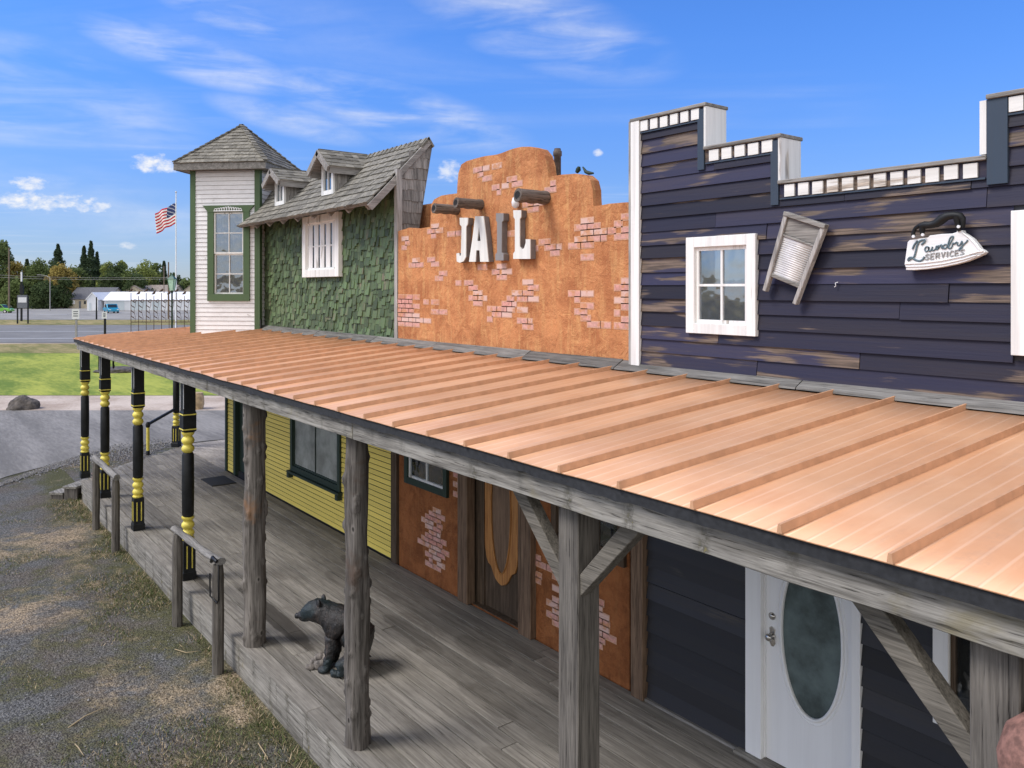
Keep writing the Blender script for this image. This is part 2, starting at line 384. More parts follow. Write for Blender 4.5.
def at(px, py, Y):
    """a point of the photograph that lies in the facade plane Y"""
    d = ray(px); s = Y/d.y
    return Vector((d.x*s, Y, CAMZ-s*(py-HZ)/F))
def at_z(px, py, z=-.43):
    s = (CAMZ-z)*F/(py-HZ); d = ray(px); return Vector((d.x*s, d.y*s, z))
FR = Matrix(((CT, -ST, 0, 0), (ST, CT, 0, 0), (0, 0, 1, 0), (0, 0, 0, 1)))   # (right, forward, up) -> world
def frp(r, f, z=0): return FR @ Vector((r, f, z))
def pf(px, f, z=0): return frp((px-512)/F*f, f, z)
def zof(py, f): return CAMZ-(py-HZ)*f/F
GZ = -.43
YW = 6.0

def lap(mb, x0, x1, z0, z1, h, y, cuts=(), lmin=1.0, lmax=2.6, thick=.024, gap=.002, fn=None, jit=.0015, groove=-.008):
    """lap siding facing -Y: boards thicker at their lower edge"""
    z = z0
    while z < z1-.01:
        zt = min(z+h, z1)
        spans = [(x0, x1)]
        if fn: spans = fn(z, zt)
        for (cx0, cx1, cz0, cz1) in cuts:
            if z+h*.5 > cz0 and z+h*.5 < cz1:
                ns = []
                for a, b in spans:
                    if cx1 <= a or cx0 >= b: ns.append((a, b)); continue
                    if cx0 > a: ns.append((a, cx0))
                    if cx1 < b: ns.append((cx1, b))
                spans = ns
        for a, b in spans:
            x = a
            while x < b-.001:
                L = random.uniform(lmin, lmax); e = min(x+L, b)
                if b-e < .3: e = b
                dz = random.uniform(-jit, jit); dy = random.uniform(-jit, jit)
                g2 = gap if e < b else 0
                mb.hexa([(x, y+.002, z+dz), (e-g2, y+.002, z+dz), (e-g2, y-thick+dy, z+dz), (x, y-thick+dy, z+dz),
                         (x, y+.002, zt-groove), (e-g2, y+.002, zt-groove), (e-g2, y-.007+dy, zt-groove), (x, y-.007+dy, zt-groove)])
                x = e
        z += h
def frame(mb, x0, x1, z0, z1, w, y0, y1, wb=None):
    wb = wb or w
    mb.box(x0, x0+w, y0, y1, z0, z1); mb.box(x1-w, x1, y0, y1, z0, z1)
    mb.box(x0+w, x1-w, y0+.002, y1, z1-w, z1); mb.box(x0+w, x1-w, y0+.002, y1, z0, z0+wb)

# ------------------------------------------------------------------ ground and roads (structure)
def m_ground():
    m, g = principled('gravel_and_moss')
    o = g('ShaderNodeTexCoord', out=3)
    big = g.noise(o, .55, 5, .6, .6); mid = g.noise(o, 2.2, 6, .65, .3); fine = g.noise(o, 30, 5, .7); dry = g.noise(g('ShaderNodeMapping', {'Vector': o, 'Location': (7, 3, 1)}), .42, 6, .62, .5)
    vor = g('ShaderNodeTexVoronoi', {'Vector': o, 'Scale': 48.0}, 1)
    vd = g('ShaderNodeTexVoronoi', {'Vector': o, 'Scale': 48.0}, 0)
    gr = g.mix(g.ramp(fine, .3, .7), (.06, .059, .058), (.20, .197, .19))
    vb = g('ShaderNodeRGBToBW', {'Color': vor}); gr = g.mix(.45, gr, g('ShaderNodeCombineXYZ', {0: vb, 1: vb, 2: vb}), 'OVERLAY')
    mossc = g.mix(g.ramp(fine, .35, .65), (.048, .052, .022), (.135, .13, .065))
    dryc = g.mix(g.ramp(fine, .3, .65), (.16, .115, .07), (.46, .36, .25))
    mo = g.math('MULTIPLY', g.ramp(g.math('ADD', g.math('MULTIPLY', big, .5), g.math('MULTIPLY', mid, .5)), .48, .60), g.ramp(fine, .25, .6))
    dr = g.math('MULTIPLY', g.ramp(g.math('ADD', g.math('MULTIPLY', dry, .6), g.math('MULTIPLY', mid, .4)), .49, .62), g.ramp(fine, .2, .6))
    spg = g.n.new('ShaderNodeSeparateXYZ'); g.l.new(o, spg.inputs[0])
    strip = g.math('MULTIPLY', g.ramp(g.math('ADD', spg.outputs[1], g.math('MULTIPLY', g.math('SUBTRACT', mid, .5), 3.4)), 2.1, 3.3), g.math('LESS_THAN', spg.outputs[1], 3.4))
    mo = g.math('MAXIMUM', mo, g.math('MULTIPLY', strip, g.ramp(fine, .2, .5)))
    soil = g.noise(g('ShaderNodeMapping', {'Vector': o, 'Location': (2, 9, 4)}), .9, 5, .65, .4)
    gr = g.mix(g.math('MULTIPLY', g.ramp(soil, .42, .62), .6), gr, g.mix(g.ramp(fine, .35, .65), (.075, .055, .04), (.20, .165, .125)))
    c = g.mix(mo, gr, mossc); c = g.mix(dr, c, dryc)
    ln = g.vmath('LENGTH', o, out=1)
    c = g.mix(g.ramp(ln, 60, 300), c, (.24, .2, .12))
    h = g.math('ADD', g.math('ADD', fine, mid), g.math('MULTIPLY', vd, -.8))
    finish(g, c, .95, h, .8, .03, spec=.1); return m
def m_soil(name, a, b, sc_=1.5, fine_=14, bs=.5, stretch=None):
    m, g = principled(name)
    o = g('ShaderNodeTexCoord', out=3)
    v = o
    if stretch: v = g('ShaderNodeMapping', {'Vector': o, 'Rotation': (0, 0, R(-52.3)), 'Scale': stretch})
    n = g.noise(v, sc_*.3, 6, .6, .3); f = g.noise(v, fine_, 5, .65); n3 = g.noise(v, sc_*.05, 4, .5)
    t = g.math('ADD', g.math('MULTIPLY', n, .45), g.math('ADD', g.math('MULTIPLY', f, .25), g.math('MULTIPLY', n3, .3)))
    gr = g.noise(o, 9, 6, .75)
    c = g.mix(g.ramp(t, .40, .60), a, b); c = g.mix(g.math('MULTIPLY', g.ramp(gr, .56, .68), .35), c, tuple(x*.6 for x in a))
    finish(g, c, .95, f, bs, .02, spec=.12); return m
M['ground'] = m_ground()
M['drive'] = m_soil('drive_gravel', (.15, .142, .132), (.29, .272, .25), 2.4, 12, stretch=(.15, 1, 1))
M['dirt'] = m_soil('pale_dirt', (.36, .28, .22), (.56, .47, .39), 2, 10)
M['lawn'] = m_soil('lawn_grass', (.13, .19, .035), (.36, .38, .075), 2.4, 5, stretch=(.25, 1, 1))
M['verge'] = m_soil('dry_verge', (.16, .16, .055), (.34, .27, .13), 3, 4, stretch=(.2, 1, 1))
M['asphalt'] = m_soil('road_asphalt', (.165, .162, .158), (.22, .215, .21), 1, 5)
M['lot'] = m_soil('parking_lot', (.22, .212, .20), (.33, .315, .29), 1, 3)
M['margin'] = m_soil('margin_dirt', (.095, .09, .085), (.23, .205, .18), 6, 16)
M['line'] = plain('road_line_paint', (.42, .42, .41), .7)

def build_ground():
    # one sheet: dense near the porch (with a little relief), coarse far away
    mb = MB()
    xs = [-3000, -800, -300, -120, -60, -40, -30] + [-24+.4*i for i in range(76)] + [10, 30, 100, 400, 2500]
    ys = [-2500, -300, -80, -20, -8] + [-6+.4*i for i in range(50)] + [18, 30, 60, 120, 300, 900, 3500]
    nx = len(xs)
    def h(x, y):
        if -20.5 < x < 7 and -6 < y < 3.6:
            return GZ+.035*noise.noise(Vector((x*.7, y*.7, 0)))+.012*noise.noise(Vector((x*3, y*3, 5)))+.0
        return GZ
    vs = [(x, y, h(x, y)) for y in ys for x in xs]
    fs = [(j*nx+i, j*nx+i+1, (j+1)*nx+i+1, (j+1)*nx+i) for j in range(len(ys)-1) for i in range(nx-1)]
    mb.add(vs, fs, True)
    kind(mb.build('ground', 'ground'), 'structure')
    lev = [GZ+.002]
    def sheet(name, m, pts, ragged=0.0):
        lev[0] += .006
        out = []
        n = len(pts)
        for i in range(n):
            a = Vector(pts[i]); b = Vector(pts[(i+1) % n]); k = max(1, int((b-a).length/.35)) if ragged and (b-a).length < 200 else 1
            for j in range(k):
                p = a.lerp(b, j/k)
                if ragged: p += Vector((noise.noise(Vector((p.x*.4, p.y*.4, 3))), noise.noise(Vector((p.x*.4, p.y*.4, 9)))))*ragged+Vector((noise.noise(Vector((p.x*2.1, p.y*2.1, 3))), noise.noise(Vector((p.x*2.1, p.y*2.1, 9)))))*ragged*.5
                out.append(p)
        mb = MB(FR); tri = tessellate_polygon([[Vector((p.x, p.y, 0)) for p in out]])
        mb.add([(p.x, p.y, lev[0]) for p in out], [tuple(t) for t in tri])
        return kind(mb.build(name, m), 'structure')
    def g2(px, py):
        f = (CAMZ-GZ)*F/(py-HZ); return ((px-512)/F*f, f)
    sheet('far_field', 'dirt', [(-260, 29.0), (120, 29.0), (120, 118), (-260, 118)], 1.0)
    sheet('gravel_drive', 'drive', [(-120, 29.8), (-120, 12), g2(-120, 510), g2(0, 482), g2(60, 462), g2(130, 446), g2(235, 440), g2(420, 440), (80, 20), (80, 29.8)], .7)
    sheet('lawn', 'lawn', [(-200, 34.6), (70, 34.0), (70, 54.5), (-13.5, 54.5), (-30, 57), (-200, 57.5)], .8)
    sheet('dry_grass', 'verge', [(-200, 58), (70, 55.5), (70, 66), (-200, 66)], 1.2)
    sheet('verge', 'verge', [(-300, 101), (200, 101), (200, 117), (-300, 117)], 1.0)
    sheet('highway', 'asphalt', [(-400, 67), (400, 67), (400, 100), (-400, 100)])
    for a, b in ((72.6, 73.2), (84.6, 85.3)):
        sheet('road_line', 'line', [(-400, a), (400, a), (400, b), (-400, b)])
    sheet('parking_lot', 'lot', [(-320, 117), (250, 117), (250, 225), (-320, 225)])
    for i in range(4):
        sheet('parking_line', 'line', [(-92+i*9, 140), (-87+i*9, 140), (-87+i*9, 141), (-92+i*9, 141)])
build_ground()

def scatter():
    random.seed(11)
    # grass blades in tufts by the deck, one mesh of stuff; pebbles another
    mb = MB(); mp = MB(); md = MB()
    def dens(x, y): return noise.noise(Vector((x*.55, y*.55, 2.0)))+.5*noise.noise(Vector((x*1.9, y*1.9, 7)))
    n = 0
    while n < 15000:
        x = random.uniform(-19.5, -5.5); 
        y = 3.16-abs(random.gauss(0, 1.0)) if random.random() < .6 else random.uniform(-1.5, 3.15)
        e = 3.17-y
        if e < 0 or y < -2: continue
        if dens(x, y)+.52*math.exp(-e/.40) < .15+.25*random.random(): n += .05; continue
        n += 1
        hh = random.uniform(.015, .050)*(1.6 if e < .2 else 1); w = random.uniform(.003, .007); a = random.uniform(0, 6.28)
        dx, dy = math.cos(a), math.sin(a); ln = random.uniform(.3, 1.2)*hh; b = random.uniform(0, 6.28)
        z = GZ+.0
        (md if random.random() < .42 else mb).add([(x-dx*w, y-dy*w, z), (x+dx*w, y+dy*w, z), (x+math.cos(b)*ln, y+math.sin(b)*ln, z+hh)], [(0, 1, 2)])
    for i in range(5200):
        x = random.uniform(-19.5, -5.5); y = random.uniform(-1.8, 3.12); r = random.uniform(.004, .013)*(2.0 if random.random() < .02 else 1)
        q = [Vector((random.uniform(-1, 1), random.uniform(-1, 1), random.uniform(0, .8))).normalized()*r*random.uniform(.7, 1.2) for _ in range(2)]
        z = GZ+.006
        mp.add([(x-r, y, z), (x, y-r*.8, z), (x+r, y, z), (x, y+r*.9, z), (x+q[0].x*.3, y+q[0].y*.3, z+r*.9)], [(0, 1, 4), (1, 2, 4), (2, 3, 4), (3, 0, 4)])
    line = [(0, 484), (30, 474), (60, 464), (95, 454), (130, 449), (170, 446)]
    for i in range(9000):
        k = random.randrange(len(line)-1); u = random.random(); a = at_z(*line[k]); b = at_z(*line[k+1]); q = a.lerp(b, u)
        w_ = random.gauss(0, .8); q = q+Vector((-ST*w_, CT*w_, 0))-Vector((-ST, CT, 0))*.5
        if q.y > 5.4 and q.x > -22.2: continue
        r = random.uniform(.008, .03)
        if i % 3: mp.add([(q.x-r, q.y, GZ+.02), (q.x, q.y-r*.8, GZ+.02), (q.x+r, q.y, GZ+.02), (q.x, q.y+r*.9, GZ+.02), (q.x, q.y, GZ+.02+r*.8)], [(0, 1, 4), (1, 2, 4), (2, 3, 4), (3, 0, 4)])
        else:
            hh = r*3; b2 = random.uniform(0, 6.28); (md if i % 2 else mb).add([(q.x-.006, q.y, GZ), (q.x+.006, q.y, GZ), (q.x+math.cos(b2)*hh, q.y+math.sin(b2)*hh, GZ+.02+hh*.6)], [(0, 1, 2)])
    kind(mb.build('grass', 'blade'), 'stuff'); kind(md.build('dry_straw', 'straw'), 'stuff'); kind(mp.build('pebbles', 'pebble'), 'stuff')
def m_rand(name, a, b):
    m, g = principled(name); rnd = g('ShaderNodeNewGeometry', out=8)
    finish(g, g.mix(rnd, a, b), .85, spec=.2); return m
M['blade'] = m_rand('grass_blade', (.045, .07, .02), (.13, .15, .055))
M['straw'] = m_rand('straw_blade', (.20, .15, .08), (.5, .4, .26))
M['pebble'] = m_rand('pebble_stone', (.07, .068, .07), (.30, .29, .29))
scatter()
tw = MB(); tw.tube([at_z(68, 728), at_z(85, 719)+Vector((0, 0, .03)), at_z(103, 710)+Vector((0, 0, .02))], [.008, .007, .004], 6)
tag(tw.build('stick', 'straw'), 'pale dry stick lying on the gravel in front of the porch, the longest one', 'stick')
for i, (a, b, c, l) in enumerate((((258, 744), (262, 752), (268, 760), 'short pale stick on the gravel at the bottom edge near the deck'),
                               ((75, 745), (78, 750), (84, 757), 'short whitish twig below the long stick on the gravel'),
                               ((175, 650), (186, 655), (198, 652), 'thin curved twig on the moss left of the second hitching rail'))):
    tw = MB(); tw.tube([at_z(*a)+Vector((0, 0, .01)), at_z(*b)+Vector((0, 0, .03)), at_z(*c)+Vector((0, 0, .01))], [.005, .006, .003], 6)
    tag(tw.build('twig', 'straw'), l, 'twig')

# ------------------------------------------------------------------ porch deck
DY = 3.19
def build_deck():
    random.seed(3)
    t = thing('porch_deck', 'long weathered grey plank deck running along the front of the buildings', 'deck', (-8, 4.6, 0))
    mb = MB()
    y = DY; w = .186; row = 0
    while y < 5.97:
        y1 = min(y+w, 5.975)
        xl = -19.25-(y-DY)*.96
        x = xl-random.uniform(0, .02)
        L = random.uniform(1, 4)
        while x < 3:
            e = min(x+L, 3.0); dz = random.uniform(-.003, .003)
            mb.hexa([(x, y, -.04), (e-.006, y, -.04), (e-.006, y1-.013, -.04), (x, y1-.013, -.04),
                     (x, y, dz), (e-.006, y, dz+random.uniform(-.001, .001)), (e-.006, y1-.013, dz), (x, y1-.013, dz)])
            x = e; L = random.uniform(3.6, 5.0)
        y += w
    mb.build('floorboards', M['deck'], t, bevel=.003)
    # side deck, boards running obliquely past the corner
    mb = MB(); a = R(33); U = Vector((math.cos(a), math.sin(a), 0)); V = Vector((-U.y, U.x, 0)); O = Vector((-22, 6.0, 0))
    def clip(poly, fn):      # half-plane clip keeping fn >= 0
        out = []
        for i in range(len(poly)):
            p, q = poly[i], poly[(i+1) % len(poly)]; fp, fq = fn(p), fn(q)
            if fp >= 0: out.append(p)
            if fp*fq < 0: out.append(p.lerp(q, fp/(fp-fq)))
        return out
    for k in range(-16, 60):
        p = [O+U*u+V*v for u, v in ((-9, k*.145), (12, k*.145), (12, k*.145+.138), (-9, k*.145+.138))]
        for fn in (lambda q: q.y-5.98, lambda q: 13-q.y, lambda q: q.x+22.05, lambda q: -18.34-q.x): p = clip(p, fn) if len(p) > 2 else p
        if len(p) > 2:
            n = len(p); mb.add([(q.x, q.y, -.04) for q in p]+[(q.x, q.y, 0) for q in p], [tuple(range(n))[::-1], tuple(range(n, 2*n))]+[(i, (i+1) % n, n+(i+1) % n, n+i) for i in range(n)])
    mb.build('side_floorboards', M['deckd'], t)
    mb = MB()
    x = -19.2
    while x < 3:
        e = min(x+random.uniform(3, 4.5), 3); mb.box(x, e-.008, DY+.012, DY+.05, -.27, -.043)
        x = e
    x = -19.1
    while x < 3:
        e = min(x+random.uniform(3, 4.5), 3); mb.box(x, e-.008, DY+.02, DY+.05, -.50, -.275)
        x = e
    mb.bar((-19.22, DY+.04, -.24), (-22.03, 6.0, -.24), .04, .40)
    mb.bar((-22.03, 6.0, -.24), (-22.03, 13.0, -.24), .04, .40)
    mb.build('rim_board', M['beam'], t)
    return t
build_deck()
# dark soft-edged patches on the boards, mixed into the deck material's base colour
def deck_dark_patches():
    nt = M['deck'].node_tree; g = NT(nt); b = [n for n in g.n if n.type == 'BSDF_PRINCIPLED'][0]
    src = b.inputs['Base Color'].links[0].from_socket
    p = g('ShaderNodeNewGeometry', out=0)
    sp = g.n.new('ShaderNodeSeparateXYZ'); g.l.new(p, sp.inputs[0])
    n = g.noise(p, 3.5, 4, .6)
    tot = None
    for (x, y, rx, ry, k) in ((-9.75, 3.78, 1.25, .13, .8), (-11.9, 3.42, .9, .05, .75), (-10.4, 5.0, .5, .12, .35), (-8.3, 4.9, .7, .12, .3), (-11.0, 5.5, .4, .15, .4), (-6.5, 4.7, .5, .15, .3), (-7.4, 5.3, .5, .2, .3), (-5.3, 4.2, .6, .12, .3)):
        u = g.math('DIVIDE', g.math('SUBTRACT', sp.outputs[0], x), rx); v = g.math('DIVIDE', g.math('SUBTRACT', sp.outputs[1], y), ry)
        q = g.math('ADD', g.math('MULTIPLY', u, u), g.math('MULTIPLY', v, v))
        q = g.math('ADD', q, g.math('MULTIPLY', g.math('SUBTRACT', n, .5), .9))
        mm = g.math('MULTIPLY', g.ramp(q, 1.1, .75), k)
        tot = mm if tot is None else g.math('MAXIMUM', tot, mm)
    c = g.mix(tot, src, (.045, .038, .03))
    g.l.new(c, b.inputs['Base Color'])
deck_dark_patches()
def beam_drips():
    g = NT(M['beam'].node_tree); b = [n for n in g.n if n.type == 'BSDF_PRINCIPLED'][0]
    src = b.inputs['Base Color'].links[0].from_socket
    p = g('ShaderNodeNewGeometry', out=0); sp = g.n.new('ShaderNodeSeparateXYZ'); g.l.new(p, sp.inputs[0])
    x = g.math('ADD', g.math('DIVIDE', g.math('ADD', sp.outputs[0], 1.547+.488*60), .488), g.math('MULTIPLY', g.math('SUBTRACT', g.noise(p, 9, 3, .6), .5), .14))
    fr = g.math('ABSOLUTE', g.math('SUBTRACT', g.math('FRACT', g.math('ADD', x, .5)), .5))
    pat = g.noise(p, 26, 4, .65); big = g.noise(p, 1.9, 2, .5)
    m1 = g.math('MULTIPLY', g.ramp(fr, .15, .02), g.ramp(pat, .36, .60)); m1 = g.math('MULTIPLY', m1, g.ramp(big, .3, .6))
    c = g.mix(g.math('MULTIPLY', m1, .8), src, (.075, .07, .055))
    m2 = g.math('MULTIPLY', g.math('MULTIPLY', g.ramp(fr, .10, .0), g.ramp(pat, .56, .68)), g.ramp(big, .48, .6))
    c = g.mix(g.math('MULTIPLY', m2, .6), c, (.30, .25, .08))
    g.l.new(c, b.inputs['Base Color'])
beam_drips()

# steps at the cut-off corner
def build_steps():
    t = thing('porch_steps', 'two low wooden steps beside the far corner of the deck', 'steps', (-20, 3.2, GZ))
    T = Matrix.Translation((-19.30, 3.10, 0)) @ Matrix.Rotation(R(135), 4, 'Z')   # local +x along the cut corner, local +y outwards
    for k, z in enumerate((-.15, -.29)):
        mb = MB(T); mb.box(.05, 2.6, .02+.32*k, .34+.32*k, z-.045, z); mb.build('tread', M['beam'], t)
        mb = MB(T); mb.box(.08, .13, .03+.32*k, .32+.32*k, GZ-.05, z-.048); mb.box(2.5, 2.55, .03+.32*k, .32+.32*k, GZ-.05, z-.048)
        mb.box(.14, 2.49, .30+.32*k, .32+.32*k, GZ-.05, z-.048); mb.build('riser', M['logd'], t)
build_steps()
mb = MB(); mb.box(-17.75, -16.95, 5.25, 5.75, .004, .018)
tag(mb.build('doormat', 'mat', origin=(-17.3, 5.5, 0)), 'black doormat on the deck in front of the dark green door', 'doormat')

# ------------------------------------------------------------------ porch roof
EY, EZ, WZ = 3.08, 3.043, 3.30
def rz(y): return EZ+(WZ-EZ)*(y-EY)/(YW-EY)
def build_porch_roof():
    random.seed(5)
    t = thing('porch_roof', 'long copper coloured standing seam metal roof over the deck', 'porch roof', (-8, 4.5, 3.0))
    mb = MB(); XR = 2.5; XC = -19.45; XB = -18.3
    xs = [XB+(XR-XB)*i/60 for i in range(61)]
    N = 80
    rows = []
    for k in range(2):
        rows.append([])
    vs = []; fs = []
    for i in range(N+1):
        u = i/N
        xe = XC+(XR-XC)*u; xw = XB+(XR-XB)*u
        wob = .012*noise.noise(Vector((xe*1.3, 0, 0)))
        for v in (0, .25, .5, .75, 1):
            x = xe*(1-v)+xw*v; y = EY+(YW-EY)*v
            sag = .008*noise.noise(Vector((x*1.8, y*1.2, 4)))
            vs.append((x, y+(.0 if v else wob*.5), rz(y)+sag+(wob*.5 if v == 0 else 0)))
    for i in range(N):
        for k in range(4):
            a = i*5+k; fs.append((a, a+5, a+6, a+1))
    mb.add(vs, fs, True)
    # corner and side slopes
    c0 = (XC, EY, EZ); c1 = (-22.3, 5.95, EZ); c2 = (-22.3, 13, EZ); w0 = (XB, YW, WZ); w1 = (XB, 13, WZ)
    mb.add([c0, c1, w0], [(0, 1, 2)]); mb.add([c1, c2, w1, w0], [(0, 1, 2, 3)])
    pan = mb.build('roof_sheet', M['roof'], t)
    so = pan.modifiers.new('s', 'SOLIDIFY'); so.thickness = .008; so.offset = -1
    # seams
    k = 0
    while True:
        x = -1.547+.488*3-.488*k; k += 1
        if x < XC+.3: break
        dx = random.uniform(-.006, .006)
        mb = MB()
        y1 = YW-.02
        if x < XB+.1: y1 = min(y1, EY+(YW-EY)*max(.1, (x-XC)/(XB-XC)))
        a = Vector((x-.02+dx, EY-.012, EZ-.002)); b = Vector((x+.09+dx*.5, y1, rz(y1)-.002))
        w = .013
        mb.hexa([a+Vector((-w, 0, 0)), a+Vector((w, 0, 0)), b+Vector((w, 0, 0)), b+Vector((-w, 0, 0)),
                 a+Vector((-w*.55, 0, .040)), a+Vector((w*.55, 0, .040)), b+Vector((w*.55, 0, .040)), b+Vector((-w*.55, 0, .040))])
        mb.build('seam', M['seam'], t)
    for j in range(1, 9):
        u = j/9
        a = Vector(c0).lerp(Vector(c1), u); b = Vector(w0) ; d = Vector((.70, .72, 0))
        # perpendicular to the cut corner, meets one of the hips
        L = min(u, 1-u)*3.1*1.0+.1
        e = a+d*L; e.z = EZ+.27*L/3.1
        mb = MB(); mb.bar(a+Vector((0, 0, .015)), e+Vector((0, 0, .015)), .03, .04); mb.build('seam', M['seam'], t)
    for j in range(14):
        y = 6.3+j*.48
        mb = MB(); mb.bar((-22.3, y, EZ+.015), (XB, y, WZ+.015), .03, .04); mb.build('seam', M['seam'], t)
    # black drip edge, wavy felt
    mb = MB(); vs = []; n = 220
    for i in range(n+1):
        x = XC+.01+(XR-XC)*i/n; w = .011*noise.noise(Vector((x*5, 1, 0)))+.007*noise.noise(Vector((x*19, 1, 0)))
        vs += [(x, EY+.012, EZ-.006), (x, EY+.014+w*.6, EZ-.076+w)]
    mb.add(vs, [(2*i, 2*i+2, 2*i+3, 2*i+1) for i in range(n)])
    d = mb.build('drip_edge', M['felt'], t); q = d.modifiers.new('s', 'SOLIDIFY'); q.thickness = .012
    mb = MB(); mb.bar((XC+.02, EY+.02, EZ-.035), (-22.27, 5.95, EZ-.035), .012, .05); mb.bar((-22.27, 5.95, EZ-.035), (-22.27, 13, EZ-.035), .012, .05)
    mb.build('drip_edge', M['felt'], t)
    # front beam (three lengths), soffit boards, rafters
    mb = MB()
    for a, b in ((-19.35, -15.6), (-15.59, -11.2), (-11.19, -6.3), (-6.29, -.35), (-.34, 2.5)):
        n = 14
        for i in range(1):
            vs = []
            for k in range(n+1):
                x = a+(b-a)*k/n; e = .006*noise.noise(Vector((x*2.2, 3, 0)))
                vs += [(x, 3.135+e, 2.815+e), (x, 3.36, 2.815+e), (x, 3.36, 2.985), (x, 3.135-e*.6, 2.985)]
            fs = []
            for k in range(n):
                for q in range(4): fs.append((4*k+q, 4*k+4+q, 4*k+4+(q+1) % 4, 4*k+(q+1) % 4))
            fs += [(0, 1, 2, 3), (4*n+3, 4*n+2, 4*n+1, 4*n)]
            mb.add(vs, fs)
    mb.bar((-19.33, 3.25, 2.90), (-22.15, 5.98, 2.90), .16, .17)
    mb.bar((-22.15, 5.98, 2.90), (-22.15, 12.9, 2.90), .16, .17)
    mb.build('beam', M['beam'], t, bevel=.004)
    mb = MB()
    for i in range(11):
        y0 = 3.38+i*.24; mb.hexa([(-19.2, y0, rz(y0)-.10), (2.4, y0, rz(y0)-.10), (2.4, y0+.235, rz(y0+.235)-.10), (-19.2, y0+.235, rz(y0+.235)-.10),
                                  (-19.2, y0, rz(y0)-.08), (2.4, y0, rz(y0)-.08), (2.4, y0+.235, rz(y0+.235)-.08), (-19.2, y0+.235, rz(y0+.235)-.08)])
    mb.build('soffit', M['greyx'], t)
    for k in range(17):
        x = 1.6-k*1.22; mb = MB(); mb.hexa([(x, 3.37, 2.85), (x+.045, 3.37, 2.85), (x+.045, 5.96, 3.06), (x, 5.96, 3.06), (x, 3.37, 2.95), (x+.045, 3.37, 2.95), (x+.045, 5.96, 3.16), (x, 5.96, 3.16)])
        mb.build('rafter', M['greyy'], t)
    # flashing boards along the wall
    mb = MB(); x = -16.2
    while x < 2.5:
        e = min(x+random.uniform(1.5, 3.2), 2.5); dz = random.uniform(-.006, .008)
        mb.hexa([(x, 5.80, rz(5.8)+.012), (e-.01, 5.80, rz(5.8)+.012), (e-.01, 5.985, WZ-.01), (x, 5.985, WZ-.01), (x, 5.81, rz(5.8)+.03+dz), (e-.01, 5.81, rz(5.8)+.03), (e-.01, 5.945, WZ+.085+dz), (x, 5.945, WZ+.08)])
        x = e
    mb.build('flashing_board', M['flash'], t)
build_porch_roof()

# ------------------------------------------------------------------ posts
def xat(px, Y): d = ray(px); return d.x*Y/d.y
PY = 3.32
def turned_post():
    t = thing('turned_post', '', 'post', (0, 0, 0), 'black and yellow turned porch posts')
    a = .082
    mb = MB(); mb.lathe([(a*1.12, 0), (a*1.12, .10), (a, .12), (a, .52), (a*.92, .55)], sides=4); mb.build('base_block', M['black'], t)
    for s in (-1, 1):
        mb = MB()
        mb.box(s*.035-.008, s*.035+.008, -a-.004, -a+.002, .16, .48)
        mb.box(a-.002, a+.004, s*.035-.008, s*.035+.008, .16, .48); mb.build('yellow_stripe', M['byellow'], t)
    mb = MB(); mb.lathe([(.075, .55), (.090, .57), (.075, .59)], n=20); mb.build('ring', M['byellow'], t)
    def bulbs(z0, z1, nm):
        pr = []
        for i in range(25):
            u = i/24; r = .052+.036*abs(math.sin(u*math.pi*2.5+.1))**.8
            pr.append((r, z0+(z1-z0)*u))
        mb = MB(); mb.lathe(pr, n=20); mb.build(nm, M['byellow'], t)
    bulbs(.59, .88, 'turned_bulb'); bulbs(1.79, 2.08, 'turned_bulb')
    mb = MB(); mb.lathe([(.062, .88), (.080, .91), (.084, 1.3), (.080, 1.76), (.062, 1.79)], n=24); mb.build('shaft', M['black'], t)
    mb = MB(); mb.lathe([(a*.8, 2.08), (a*1.1, 2.10), (a*1.1, 2.36), (a, 2.38), (a, 2.815)], sides=4); mb.build('top_block', M['black'], t)
    for z in (2.115, 2.325):
        mb = MB(); mb.lathe([(a*1.12, z), (a*1.16, z+.004), (a*1.16, z+.014), (a*1.12, z+.018)], sides=4); mb.build('band', M['byellow'], t)
    mb = MB(); mb.box(-a-.002, -a+.006, -a-.004, -a+.002, 2.42, 2.80); mb.box(a-.004, a+.003, -a-.004, -a+.002, 2.42, 2.80); mb.build('edge_stripe', M['white'], t)
    return t
tp = turned_post()
labs = {85: 'black and yellow turned post at the far front corner of the porch by the steps',
        105: 'black and yellow turned post beside the brown bucket behind the first hitching rail',
        138: 'black and yellow turned post standing just right of the first hitching rail',
        188: 'black and yellow turned post behind the second hitching rail, nearest the log posts'}
first = True
for px in (85, 105, 138, 188):
    loc = (xat(px, PY), PY, 0)
    if first: tp.location = loc; tp['label'] = labs[px]; first = False
    else: dup(tp, loc, label=labs[px])
dup(tp, (-21.85, 5.85, 0), rz=R(45), label='black and yellow turned post at the rear of the cut corner, holding the handrail')

